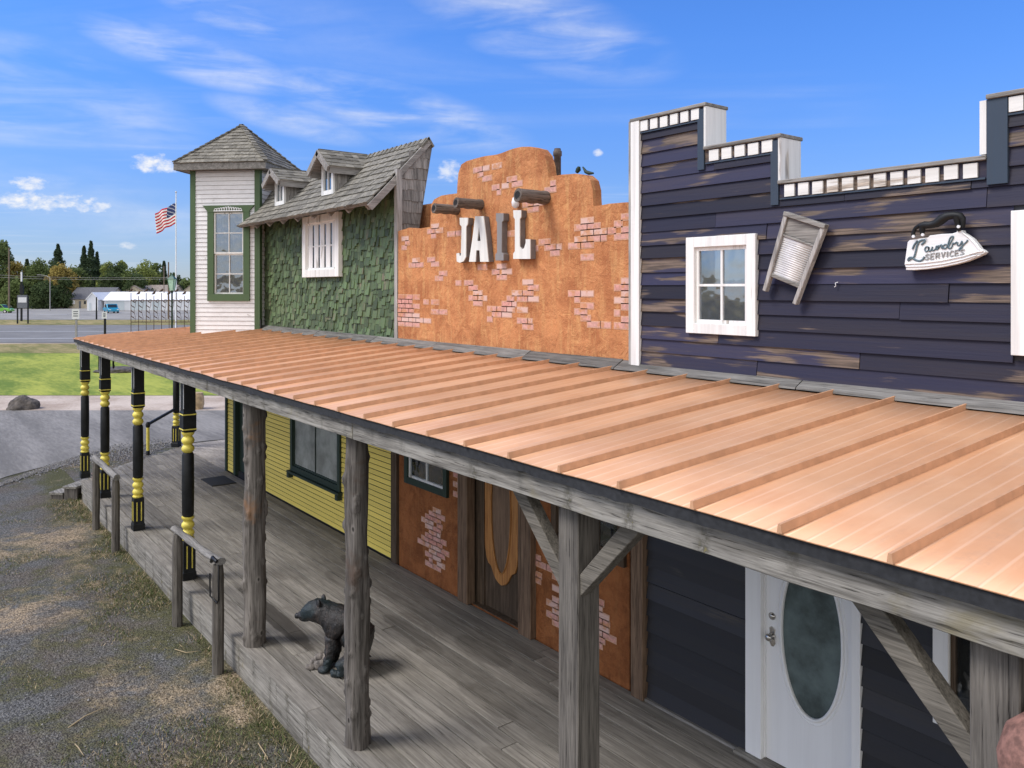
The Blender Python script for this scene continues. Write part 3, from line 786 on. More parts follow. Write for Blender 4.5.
def log_post(px, rad, seed, mat, label, z1=2.82):
    random.seed(seed)
    x = xat(px, PY); t = thing('log_post', label, 'post', (x, PY, 0), 'rough log porch posts')
    n = 26; m = 48; vs = []
    knots = [(random.uniform(0, 6.28), random.uniform(.1, z1-.15), random.uniform(.018, .04)) for _ in range(44)]
    rows = 120
    for i in range(rows+1):
        z = z1*i/rows; ox = .02*noise.noise(Vector((seed, z*1.1, 0))); oy = .02*noise.noise(Vector((seed+5, z*1.1, 0)))
        for k in range(m):
            a = 2*math.pi*k/m
            r = rad*(1.06-.10*z/z1)+.022*noise.noise(Vector((math.cos(a)*1.2, math.sin(a)*1.2, z*1.9+seed)))+.010*noise.noise(Vector((math.cos(a)*5, math.sin(a)*5, z*2.2+seed)))
            for ka, kz, kr in knots:
                da = (a-ka+math.pi) % (2*math.pi)-math.pi; q = ((da*rad)**2+((z-kz)*.8)**2)/(kr*kr)
                if q < 5: r += kr*1.15*math.exp(-q*1.5)-kr*1.0*math.exp(-q*8)
            vs.append((x+ox+r*math.cos(a), PY+oy+r*math.sin(a), z))
    fs = [(i*m+k, i*m+(k+1) % m, (i+1)*m+(k+1) % m, (i+1)*m+k) for i in range(rows) for k in range(m)]
    mb = MB(); mb.add(vs, fs, True); mb.add(vs[:m], [tuple(range(m))[::-1]]); mb.add(vs[-m:], [tuple(range(m))])
    mb.build('trunk', M[mat], t)
log_post(254.5, .118, 1, 'log', 'knotty grey log post with orange bare patches, just left of the bear carving')
log_post(357.5, .103, 4, 'logd', 'dark knotty log post standing in front of the bear carving')

def square_post(x, w, label, z1=2.82, braces=(-1, 1)):
    t = thing('timber_post', label, 'post', (x, PY, 0), 'square timber porch posts with braces')
    mb = MB(); h = w/2
    vs = []; rows = 16
    for i in range(rows+1):
        z = z1*i/rows; e = .004*noise.noise(Vector((z*3, x, 1)))
        vs += [(x-h+e, PY-h, z), (x+h+e, PY-h-e, z), (x+h-e, PY+h, z), (x-h, PY+h+e, z)]
    mb.add(vs, [(4*i+k, 4*i+(k+1) % 4, 4*i+4+(k+1) % 4, 4*i+4+k) for i in range(rows) for k in range(4)]+[(3, 2, 1, 0), tuple(4*rows+k for k in range(4))])
    mb.build('shaft', M['postz'], t, bevel=.006)
    for s in braces:
        mb = MB(); a = Vector((x+s*(h-.01), PY-.03, 2.32)); b = Vector((x+s*(h+.46), PY-.03, 2.815))
        mb.hexa([a+Vector((0, -.045, -.06)), a+Vector((0, .045, -.06)), a+Vector((0, .045, .075)), a+Vector((0, -.045, .075)),
                 b+Vector((.06*s, -.045, 0)), b+Vector((.06*s, .045, 0)), b+Vector((-.085*s, .045, 0)), b+Vector((-.085*s, -.045, 0))])
        mb.build('brace', M['bracew'], t, bevel=.004)
square_post(xat(579, PY), .18, 'square grey timber post with two diagonal braces in front of the jail wall')
square_post(xat(1004, PY), .175, 'square timber post at the right end beside the laundry door window', braces=(-1,))

# small newel and handrail at the cut corner
t = thing('handrail', 'short sloping black handrail with a yellow baluster at the far corner of the deck', 'handrail', (-21.4, 5.1, 0))
nb = at_z(148, 455, 0)
mb = MB(); mb.lathe([(.045, 0), (.045, .09), (.03, .11)], nb.x, nb.y, 12); mb.lathe([(.03, .68), (.05, .70), (.06, .76), (.03, .82)], nb.x, nb.y, 12); mb.build('newel_end', M['black'], t)
mb = MB(); mb.lathe([(.035, .11), (.04, .4), (.035, .68)], nb.x, nb.y, 12); mb.build('baluster', M['byellow'], t)
mb = MB(); mb.bar((nb.x, nb.y, .76), (-21.85, 5.85, 1.0), .05, .06); mb.build('rail', M['black'], t)

# hitching rails
def hitch(xa, xb, za, zb, seed, label, warped=False, chain=False):
    Y = 3.04
    t = thing('hitching_rail', label, 'hitching rail', ((xa+xb)/2, Y, GZ), 'weathered hitching rails in front of the deck')
    for x, z in ((xa, za), (xb, zb)):
        pts = []; n = 10
        mb = MB(); h = .062
        vs = []
        for i in range(n+1):
            zz = GZ-.05+(z+.4+.05)*i/n if False else GZ-.05+(z-GZ+.05)*i/n
            e = .01*noise.noise(Vector((seed, zz*2, x))); c = .8 if i == n else 1
            for k in range(8):
                a = math.pi/8+k*math.pi/4; r = h*1.08*c*(1+.1*noise.noise(Vector((k, zz*2.5, x))))
                vs.append((x+e+r*math.cos(a), Y+r*math.sin(a), zz))
        mb.add(vs, [(8*i+k, 8*i+(k+1) % 8, 8*i+8+(k+1) % 8, 8*i+8+k) for i in range(n) for k in range(8)]+[tuple(range(8))[::-1], tuple(8*n+k for k in range(8))])
        mb.build('post', M['postz'], t)
    mb = MB(); pts = []; rr = []
    n = 14
    for i in range(n+1):
        u = i/n; x = xa-.12+(xb-xa+.22)*u; z = za+.035+(zb-za)*u
        if warped: z += -.07*math.sin(u*math.pi)+.02; 
        pts.append((x, Y+.012*noise.noise(Vector((x*2, seed, 0)))+(.05*math.sin(u*math.pi) if warped else 0), z)); rr.append(.06*(1+.25*noise.noise(Vector((x*3, seed, 1))))*(.62 if warped else 1))
    mb.tube(pts, rr, 8, flat=.9 if not warped else 1.5); mb.build('rail', M['greyx'], t)
    if chain:
        mb = MB(); mb.tube([(xb+.07, Y-.02, zb+.06), (xb+.12, Y-.03, zb-.02), (xb+.12, Y-.03, zb-.38), (xb+.10, Y-.04, zb-.42), (xb-.02, Y-.085, zb-.36), (xb-.03, Y-.085, zb-.1)], .011, 6)
        mb.tube([(xb-.05, Y-.06, zb+.03), (xb+.02, Y-.07, zb+.10), (xb+.11, Y-.05, zb+.07)], .022, 6)
        mb.build('tie_strap', M['blackmetal'], t)
hitch(-16.76, -15.08, .86, .84, 1, 'grey hitching rail at the far left, beside the brown bucket')
hitch(-11.3, -9.6, .80, .86, 2, 'grey hitching rail with a warped top and a black strap, nearest the log posts', True, True)

# bucket, hanging hooks
p = at_z(92, 491, 0)
t = thing('bucket', 'brown wooden bucket on the deck edge behind the first hitching rail', 'bucket', (p.x, p.y, 0))
mb = MB(); mb.lathe([(.10, 0), (.13, .36), (.12, .36), (.095, .04)], p.x, p.y+.12, 14); mb.build('body', M['bucket'], t)
mb = MB(); mb.lathe([(.112, .08), (.118, .10), (.115, .12)], p.x, p.y+.12, 14); mb.lathe([(.129, .30), (.134, .32), (.131, .34)], p.x, p.y+.12, 14); mb.build('hoop', M['blackmetal'], t)
for px, z0, l in ((97, 2.45, 'black strap hanging from the beam between the two farthest turned posts'), (111, 2.6, 'short black hook hanging under the beam beside the second turned post')):
    x = xat(px, 3.3); mb = MB(); mb.tube([(x, 3.34, 2.82), (x+.01, 3.34, 2.7), (x-.01, 3.34, z0+.1), (x+.02, 3.34, z0), (x+.05, 3.34, z0+.05)], .017, 6)
    tag(mb.build('hanging_hook', 'blackmetal', origin=(x, 3.34, 2.8)), l, 'hook')

# ------------------------------------------------------------------ window builder (facing -Y)
def window(parent, x0, x1, z0, z1, trim='whitez', tw=.09, cols=2, rows=2, y=YW, gm='glass', sash='whitez', back='dark', depth=.07, sill=None, proud=.045, curtain=None, mun=.022):
    mb = MB(); frame(mb, x0, x1, z0, z1, tw, y-proud, y+.02); f = mb.build('window', M[trim], parent, bevel=.003)
    a, b, c, d = x0+tw, x1-tw, z0+tw, z1-tw
    mb = MB(); frame(mb, a+.001, b-.001, c+.001, d-.001, .032, y-.015, y+.03)
    for i in range(1, cols): x = a+(b-a)*i/cols; mb.box(x-mun/2, x+mun/2, y-.010, y+.02, c+.033, d-.033)
    for i in range(1, rows): z = c+(d-c)*i/rows; mb.box(a+.033, b-.033, y-.012, y+.018, z-mun/2, z+mun/2)
    s = mb.build('sash', M[sash], f)
    mb = MB(); mb.box(a+.03, b-.03, y+.004, y+.008, c+.03, d-.03); mb.build('pane', M[gm], f)
    if curtain:
        mb = MB()
        for u0, u1 in curtain:
            xa, xb = a+(b-a)*u0, a+(b-a)*u1; n = max(2, int((xb-xa)/.02)); vs = []
            for i in range(n+1):
                x = xa+(xb-xa)*i/n; yy = y+.022+.006*math.sin(x*70)
                vs += [(x, yy, c+.02), (x, yy, d-.02)]
            mb.add(vs, [(2*i, 2*i+2, 2*i+3, 2*i+1) for i in range(n)], True)
        mb.build('curtain', M['curtain'], f)
    if sill:
        mb = MB(); mb.box(x0-.05, x1+.05, y-proud-.05, y, z0-.045, z0-.002); mb.build('sill', M[trim], f)
    return f
def wallbox(parent, name, x0, x1, z0, z1, cuts, y0=YW, y1=YW+.2, m='dark'):
    """a wall slab with real openings"""
    xs = sorted({x0, x1, *[c[0] for c in cuts], *[c[1] for c in cuts]}); zs = sorted({z0, z1, *[c[2] for c in cuts], *[c[3] for c in cuts]})
    mb = MB()
    for i in range(len(xs)-1):
        for j in range(len(zs)-1):
            cx, cz = (xs[i]+xs[i+1])/2, (zs[j]+zs[j+1])/2
            if any(c[0] < cx < c[1] and c[2] < cz < c[3] for c in cuts): continue
            mb.box(xs[i], xs[i+1], y0+.003, y1, zs[j], zs[j+1])
    return mb.build(name, M[m], parent)
def inner(c, w=.1): return (c[0]+w, c[1]-w, c[2]+w, c[3]-w)

def shakes(mb, u0, u1, v0, v1, fn, rowh=.13, wmin=.07, wmax=.17, vj=.05, dj=.016, thick=.018, ln=None, span=None, skip=None, gap=.003):
    """rows of shakes; fn(u, v, d) -> world point, d outwards"""
    v = v0; r = 0
    while v < v1:
        a, b = (u0, u1) if span is None else span(v)
        u = a-random.uniform(0, wmax*.6)
        while u < b:
            w = random.uniform(wmin, wmax); ua, ub = max(u, a), min(u+w, b); u += w
            if ub-ua < .012: continue
            if skip and skip((ua+ub)/2, v+rowh*.5): continue
            vb = max(v0-.01, v-random.uniform(0, vj)); vt = min(v+(ln or rowh*1.25), v1+.02)
            if vt < vb+.02: continue
            d = thick+random.uniform(0, dj); tl = random.uniform(-.002, .004)
            k0 = 0 if span is None else 0
            mb.hexa([fn(ua, vb, .001), fn(ub-gap, vb, .001), fn(ub-gap, vb, d+tl), fn(ua, vb, d),
                     fn(ua, vt, 0), fn(ub-gap, vt, 0), fn(ub-gap, vt, .005), fn(ua, vt, .005)])
        v += rowh; r += 1

# ------------------------------------------------------------------ building one: green shake front over yellow siding
def build_green():
    random.seed(21)
    t = thing('corner_shop', 'shop front with green shake wall and dormered grey shake roof over yellow siding below', 'building', (-14, 6, 0))
    XL, XRt = -18.3, -10.5
    door = (-17.72, -16.66, .02, 2.25); lw = (-14.57, -12.44, .68, 2.30); uw = (-13.86, -12.36, 4.32, 5.41)
    wallbox(t, 'wall', XL+.02, XRt-.01, -.45, 3.2, [inner(door, .1), inner(lw)])
    wallbox(t, 'upper_wall', -16.3, XRt-.13, 3.2, 5.62, [inner(uw)])
    mb = MB(); lap(mb, XL+.08, XRt-.17, .02, 3.16, .084, YW, [door, lw], 2.5, 5, thick=.013, jit=.0008, groove=.015); mb.build('siding', M['yellow'], t)
    mb = MB(); lap(mb, -17.95, -17.74, .02, 3.16, .098, YW, [], 2.5, 5, thick=.022); 
    mb = MB(); mb.box(XL-.02, XL+.08, 5.955, 6.1, 0, 3.18); mb.build('corner_board', M['dgreen'], t)
    mb = MB(); mb.box(XRt-.165, XRt+.0, 5.945, 6.02, 0, 3.18); mb.build('corner_board', M['darkwood'], t)
    # door
    mb = MB(); mb.box(door[0], door[0]+.13, 5.94, 6.05, .02, 2.25); mb.box(door[1]-.13, door[1], 5.94, 6.05, .02, 2.25); mb.box(door[0]+.13, door[1]-.13, 5.942, 6.05, 2.12, 2.25)
    mb.build('door_frame', M['dgreen'], t)
    mb = MB(); mb.box(door[0]+.132, door[1]-.132, 6.04, 6.08, .03, 2.118); d = mb.build('door', M['dgreen'], t)
    mb = MB(); mb.tube([(door[1]-.22, 6.03, 1.0), (door[1]-.22, 5.98, 1.0)], .03, 10); mb.build('handle', M['chrome'], d)
    # lower window
    f = window(t, *lw, trim='dgreen', tw=.10, cols=2, rows=1, sash='dgreen', gm='blindglass', sill=True)
    for x in (lw[0]-.03, lw[1]-.07):
        mb = MB(); mb.box(x, x+.10, 5.90, 5.99, lw[2]-.13, lw[2]-.05); mb.build('sill_bracket', M['dgreen'], f)
    # upper: shakes, window with white boards behind
    mb = MB(); sk = lambda u, v: uw[0]+.05 < u < uw[1]-.05 and uw[2]+.03 < v < uw[3]-.03
    shakes(mb, -16.25, XRt-.10, 3.36, 5.60, lambda u, v, d: Vector((u, YW-d, v)), .115, .05, .15, .085, .030, .02, .21, skip=sk)
    mb.build('shakes', M['gshake'], t)
    f = window(t, *uw, trim='whitez', tw=.13, cols=1, rows=2, y=5.955, proud=.06, gm='glass')
    mb = MB(); a, b = uw[0]+.14, uw[1]-.14; n = 5
    for i in range(n):
        x = a+(b-a)*(i+.5)/n; mb.box(x-.085, x+.085, 5.945, 5.953, uw[2]+.165, uw[3]-.165)
    mb.build('inner_shutter_slats', M['whitez'], f)
    # corner board, right side panel of shakes, side return of the wall
    mb = MB(); mb.box(XRt-.055, XRt+.03, 5.94, 6.03, 3.36, 5.90); mb.build('corner_board', M['greyz'], t)
    mb = MB(); mb.box(-16.30, -16.22, 5.93, 6.02, 3.36, 5.5); mb.build('corner_board', M['gtrim'], t)
    mb = MB(); mb.prism([[(6.03, 4.6), (6.03, 5.86), (6.50, 6.34), (6.60, 6.34), (6.28, 4.6)]], lambda u, v, d: Vector((d, u, v)), XRt-.12, XRt-.03); mb.build('side_panel', M['shakez'], t)
    def spn(v): return (6.03+max(0, (v-5.80)/1.06), 6.28+(v-4.6)*.175)
    mb = MB(); shakes(mb, 6.03, 6.6, 4.6, 6.32, lambda u, v, d: Vector((XRt-.03+d, u, v)), .17, .08, .17, .03, .01, .014, .24, span=spn); mb.build('side_shakes', M['shakez'], t)
    # big roof slope
    S = Vector((0, .66, .75)).normalized(); S = Vector((0, 1.01, 1.03)).normalized(); Nn = Vector((0, -S.z, S.y))
    E0 = Vector((0, 5.49, 5.36)); L = (Vector((0, 6.50, 6.39))-E0).length
    xl, xr = -16.15, -10.52
    rf = lambda u, v, d: Vector((u, E0.y, E0.z))+S*v+Nn*d
    mb = MB(); p = [rf(xl+.02, 0, 0), rf(xr-.03, 0, 0), rf(xr-.03, L, 0), rf(xl+.02, L, 0)]
    mb.add(p+[q-Nn*.03 for q in p], [(0, 1, 2, 3), (7, 6, 5, 4), (0, 1, 5, 4), (1, 2, 6, 5), (2, 3, 7, 6), (3, 0, 4, 7)]); roof = mb.build('roof', M['greyx'], t)
    mb = MB(); shakes(mb, xl, xr, 0, L-.02, rf, .15, .08, .22, .012, .010, .032, .30); mb.build('roof_shakes', M['shake'], roof)
    # ridge caps
    mb = MB(); x = xl+.9
    rt = rf(0, L, 0)
    while x < xr+.0:
        e = min(x+.17, xr+.02)
        mb.hexa([(x, rt.y-.13, rt.z-.115), (e+.03, rt.y-.13, rt.z-.10), (e+.03, rt.y, rt.z+.055), (x, rt.y, rt.z+.03), (x, rt.y-.11, rt.z-.14), (e+.03, rt.y-.11, rt.z-.13), (e+.03, rt.y+.02, rt.z+.02), (x, rt.y+.02, rt.z)])
        mb.hexa([(x, rt.y+.10, rt.z-.10), (e+.03, rt.y+.10, rt.z-.08), (e+.03, rt.y, rt.z+.057), (x, rt.y, rt.z+.032), (x, rt.y+.08, rt.z-.12), (e+.03, rt.y+.08, rt.z-.10), (e+.03, rt.y-.02, rt.z+.02), (x, rt.y-.02, rt.z)])
        x += .15
    mb.build('ridge_cap', M['shake'], roof)
    # back slope of the false roof
    mb = MB(); mb.hexa([(xl, 6.53, 6.40), (xr-.05, 6.53, 6.40), (xr-.05, 6.57, 6.42), (xl, 6.57, 6.42), (xl, 6.25, 4.6), (xr-.05, 6.25, 4.6), (xr-.05, 6.29, 4.6), (xl, 6.29, 4.6)]); mb.build('back_wall', M['greyz'], t)
    # rake boards and rafter tails
    mb = MB(); a = rf(xr+.01, -.03, -.055); b = rf(xr+.01, .70, -.055); mb.bar(a, b, .035, .10, Nn); mb.build('rake_board', M['greyy'], t)
    mb = MB(); a = rf(xr+.025, .66, -.03); b = rf(xr+.025, L+.01, -.03); mb.bar(a, b, .04, .08, Nn); mb.build('rake_board', M['greyy'], t)
    for i in range(9):
        x = -16.0+i*.66
        mb = MB(); mb.bar(rf(x, .03, -.085), rf(x, .62, -.085), .05, .10, Nn); mb.build('rafter_tail', M['greyy'], t)
    mb = MB(); mb.box(XRt-.05, XRt+.02, 5.99, 6.5, 3.3, 4.6); mb.build('side_return', M['greyy'], t)
    # two dormers
    for xc in (-14.60, -12.50):
        fy = 5.80; hw = .26; zb = 5.67; ze = 6.17; zr = 6.43 if xc > -13 else 6.37; oy = 5.60; hr = .42
        mb = MB(); mb.box(xc-hw, xc+hw, fy+.0, fy+.03, zb-.05, ze+.02)
        for s in (-1, 1):
            x = xc+s*hw
            mb.prism([[(fy, zb-.02), (fy, ze+.04), (zyr := 6.38, ze+.04), (6.36, ze+.02)]], lambda u, v, d: Vector((d, u, v)), x-.012, x+.012)
        mb.prism([[(-hw, ze), (hw, ze), (0, zr-.03)]], lambda u, v, d: Vector((xc+u, d, v)), fy+.002, fy+.03)
        dm = mb.build('dormer', M['shakez'], t)
        mb = MB(); frame(mb, xc-.23, xc+.23, zb+.02, ze+.03, .075, fy-.04, fy); mb.box(xc-.01, xc+.01, fy-.03, fy-.001, zb+.1, ze-.05); mb.build('window_frame', M['whitez'], dm)
        mb = MB(); mb.box(xc-.155, xc+.155, fy-.012, fy-.006, zb+.095, ze-.045); mb.build('pane', M['glassl'], dm)
        mb = MB(); shakes(mb, 5.82, 6.3, 5.72, 6.1, lambda u, v, d: Vector((xc+hw+.012+d, u, v)), .15, .1, .16, .02, .006, .012, .18, span=lambda v: (5.84, 5.49+(v+.12-5.36)/1.02)); mb.build('side_shakes', M['shakez'], dm)
        for s in (-1, 1):
            slope = (zr-(ze-.06))/hr
            D = Vector((s*hr, 0, -(zr-(ze-.06)))).normalized(); Nd = Vector((-D.z*s, 0, abs(D.x))); Ld = math.hypot(hr, zr-(ze-.06))
            yb = 6.52
            def df(u, v, d): return Vector((xc, u, zr))+D*(Ld-v)+Nd*d
            mb = MB(); pp = [df(oy+.01, 0, 0), df(yb-.15, 0, 0), df(yb, Ld, 0), df(oy+.01, Ld, 0)]
            mb.add(pp+[q-Nd*.025 for q in pp], [(0, 1, 2, 3), (7, 6, 5, 4), (0, 1, 5, 4), (1, 2, 6, 5), (2, 3, 7, 6), (3, 0, 4, 7)]); mb.build('dormer_roof', M['greyy'], dm)
            mb = MB(); shakes(mb, oy, yb, 0, Ld, df, .12, .08, .18, .012, .008, .014, .17, span=lambda v: (oy, yb-.14*(1-v/Ld))); mb.build('dormer_shakes', M['shake'], dm)
            mb = MB(); a = df(oy-.01, -.01, -.05); b = df(oy-.01, Ld-.01, -.05); mb.bar(a, b, .035, .10, Nd); mb.build('barge_board', M['greyy'], dm)
            mb = MB(); a = df(oy+.02, .0, -.06); b = df(6.40, .0, -.06); mb.bar(a, b, .03, .12); mb.build('fascia', M['greyy'], dm)
    # building mass behind
    mb = MB(); mb.box(-18.28, XRt-.02, 6.25, 13, -.45, 3.19); mb.build('rear_wall', M['yellow'], t)
    mb = MB(); mb.box(-18.27, XRt-.02, 6.8, 13, 3.2, 4.3); mb.build('rear_upper_wall', M['greyx'], t)
build_green()

# ------------------------------------------------------------------ corner tower (turned 45 degrees)
def build_tower():
    random.seed(31)
    cx, cy = -16.77, 5.80; hb = .71
    t = thing('corner_tower', 'white clapboard corner tower with green corner boards and a pyramid shake roof', 'tower', (cx, cy, 3.1))
    T = Matrix.Translation((cx, cy, 0)) @ Matrix.Rotation(R(45), 4, 'Z')   # local -Y face looks at the camera
    z0, z1 = 3.12, 6.50; yf = -hb
    wx0, wx1, wz0, wz1 = -.36, .53, 3.87, 5.79
    def T2(k): return T @ Matrix.Rotation(R(90*k), 4, 'Z')
    # four walls with lap siding
    for k in range(4):
        mb = MB(T2(k)); cut = [(wx0+.1, wx1-.1, wz0+.1, wz1-.1)] if k == 0 else []
        xs = sorted({-hb, hb, *[c for q in cut for c in q[:2]]}); zs = sorted({z0, z1, *[c for q in cut for c in q[2:]]})
        for i in range(len(xs)-1):
            for j in range(len(zs)-1):
                if cut and cut[0][0] < (xs[i]+xs[i+1])/2 < cut[0][1] and cut[0][2] < (zs[j]+zs[j+1])/2 < cut[0][3]: continue
                mb.box(xs[i], xs[i+1]-(.10 if i == len(xs)-2 else 0), -hb+.003, -hb+.09, zs[j], zs[j+1])
        w = mb.build('wall', M['greyx'], t)
        mb = MB(T2(k)); lap(mb, -hb+.075, hb-.075, z0, z1, .088, -hb, [(wx0, wx1, wz0, wz1)] if k == 0 else [], 3, 4, thick=.018, jit=.0006, groove=.007); mb.build('siding', M['whitex'], w)
    for k in range(4):
        mb = MB(T2(k)); mb.box(-hb-.03, -hb+.08, -hb-.03, -hb+.02, z0, z1); mb.box(-hb-.031, -hb+.0, -hb+.021, -hb+.08, z0, z1); mb.build('corner_board', M['gtrim'], t)
    # window: wide green trim with flared head, white four-over-four sashes, ornament
    mb = MB(T); y0, y1 = yf-.05, yf+.01
    mb.box(wx0, wx0+.13, y0, y1, wz0+.14, wz1-.14); mb.box(wx1-.13, wx1, y0, y1, wz0+.14, wz1-.14)
    mb.box(wx0, wx1, y0-.004, y1, wz0, wz0+.138)
    mb.prism([[(wx0-.10, wz1), (wx1+.10, wz1), (wx1, wz1-.12), (wx1, wz1-.138), (wx0, wz1-.138), (wx0, wz1-.12)]], lambda u, v, d: Vector((u, d, v)), y0-.004, y1)
    f = mb.build('window', M['gtrim'], t)
    a, b, c, d = wx0+.13, wx1-.13, wz0+.14, wz1-.14; mid = (c+d)/2
    mb = MB(T); frame(mb, a+.001, b-.001, mid-.01, d-.001, .028, yf-.025, yf+.02); frame(mb, a+.001, b-.001, c+.001, mid-.012, .028, yf+.0, yf+.04)
    for (za, zb, yy) in ((mid-.01, d, yf-.02), (c, mid-.012, yf+.004)):
        mb.box((a+b)/2-.009, (a+b)/2+.009, yy, yy+.03, za+.03, zb-.03); zc = (za+zb)/2; mb.box(a+.03, b-.03, yy-.002, yy+.028, zc-.009, zc+.009)
    mb.build('sash', M['whitez'], f)
    mb = MB(T); mb.box(a+.02, b-.02, yf-.003, yf+.001, mid, d-.02); mb.box(a+.02, b-.02, yf+.022, yf+.026, c+.02, mid-.03); mb.build('pane', M['glassl'], f)
    mb = MB(T)
    for i in range(11):
        u = -1+2*i/10; x = (a+b)/2+u*.26; h = .035+.04*(1-abs(u)); mb.tube([(x-.03, y0-.012, wz1-.10), (x-.012, y0-.018, wz1-.10+h*.8), (x+.012, y0-.018, wz1-.10+h), (x+.032, y0-.012, wz1-.10)], .0085, 6)
    mb.tube([((a+b)/2-.30, y0-.012, wz1-.115), ((a+b)/2+.30, y0-.012, wz1-.115)], .012, 6); mb.build('ornament', M['white'], f)
    for xa, xb in ((a+.03, a+.17), (b-.24, b-.03)):
        mb = MB(T); n = 12; vs = []
        for i in range(n+1):
            x = xa+(xb-xa)*i/n; yy = yf+.05+.012*math.sin(i*1.9); vs += [(x, yy, c+.02), (x+(.03*math.sin(i) if xa > a+.1 else 0), yy, d-.03)]
        mb.add(vs, [(2*i, 2*i+2, 2*i+3, 2*i+1) for i in range(n)], True); mb.build('drape', M['curtain'] if xa < a+.1 else M['drape'], f)
    mb = MB(T)
    for x in (a+.13, b-.14, a+.25):
        mb.tube([(x, yf+.3, c), (x+.02, yf+.3, d-.2)], .022, 8)
    mb.build('inner_pole', M['whitez'], f)
    # eaves
    he = .965; ez = 6.62; za = 7.54
    mb = MB(T); mb.box(-he+.02, he-.02, -he+.02, he-.02, 6.50, 6.53); mb.build('soffit', M['greyx'], t)
    for k in range(4):
        mb = MB(T2(k)); mb.box(-he, he-.031, -he, -he+.03, 6.485, 6.615); mb.build('fascia', M['greyx'], t)
    mb = MB(T); q = he+.01
    mb.add([(-q, -q, ez), (q, -q, ez), (q, q, ez), (-q, q, ez), (0, 0, za)], [(0, 1, 4), (1, 2, 4), (2, 3, 4), (3, 0, 4), (3, 2, 1, 0)]); roof = mb.build('roof', M['greyx'], t)
    Lh = math.hypot(q, za-ez); cs, sn = q/Lh, (za-ez)/Lh
    for k in range(4):
        mb = MB(T2(k)); fn = lambda u, v, d: Vector((u, -q+v*cs-d*sn, ez+v*sn+d*cs))
        shakes(mb, -q, q, 0, Lh-.06, fn, .118, .09, .24, .012, .008, .018, .15, span=lambda v: (-q*(1-(v+.03)/Lh), q*(1-(v+.03)/Lh)))
        mb.build('roof_shakes', M['shake'], roof)
    mb = MB(T)
    for k in range(4):
        c0 = Vector(((-q, -q, ez), (q, -q, ez), (q, q, ez), (-q, q, ez))[k]); ap = Vector((0, 0, za)); n = 13
        for i in range(n):
            a_ = c0.lerp(ap, i/n); b_ = c0.lerp(ap, (i+1.15)/n); mb.bar(a_+Vector((0, 0, .035)), b_+Vector((0, 0, .012)), .10, .022)
    mb.build('hip_cap', M['shake'], roof)
    mb = MB(T2(1)); mb.box(-hb-.035, -hb-.005, -hb-.06, -hb-.032, 3.1, 3.5); mb.build('downpipe', M['blackmetal'], t)
build_tower()

# ------------------------------------------------------------------ jail
def bricks(blobs, z3, parent, name, y, seed, mort=True):
    random.seed(seed)
    ox, oy, s = z3
    cells = []
    bw, bh = .205, .066
    B = []
    for (cx, cy, rx, ry) in blobs:
        p = at(ox+cx/s, oy+cy/s, y); px_ = at(ox+(cx+rx)/s, oy+cy/s, y); pz = at(ox+cx/s, oy+(cy-ry)/s, y)
        B.append((p.x, p.z, max(.1, abs(px_.x-p.x)), max(.045, abs(pz.z-p.z))))
    if not B: return
    seen = set()
    for (cx, cz, rx, rz_) in B:
        mb = MB(); mm = MB()
        for j in range(int((cz-rz_*1.3)/bh)-1, int((cz+rz_*1.3)/bh)+2):
            for i in range(int((cx-rx*1.4)/bw)-2, int((cx+rx*1.4)/bw)+3):
                if (i, j) in seen: continue
                x = (i+.5*(j % 2))*bw; z = j*bh
                q = ((x+bw/2-cx)/rx)**2+((z+bh/2-cz)/rz_)**2
                if q < 1.3+random.uniform(-.45, .45):
                    seen.add((i, j)); c0 = 0; c1 = 1
                    if random.random() < .22: c1 = random.uniform(.4, .8)
                    m_ = .006
                    mb.hexa([(x+m_, y+.0, z+m_), (x+bw*c1-m_, y, z+m_), (x+bw*c1-m_, y-.006+random.uniform(0, .002), z+m_), (x+m_, y-.006, z+m_),
                             (x+m_, y, z+bh-m_), (x+bw*c1-m_, y, z+bh-m_), (x+bw*c1-m_, y-.006, z+bh-m_), (x+m_, y-.006+random.uniform(0, .002), z+bh-m_)])
                    mm.box(x-.006, x+bw*c1+.004, y-.0035, y, z-.005, z+bh+.005)
        if mb.f:
            o = mb.build(name, M['brick'], parent)
            mm.build('mortar', M['mortar'], o)
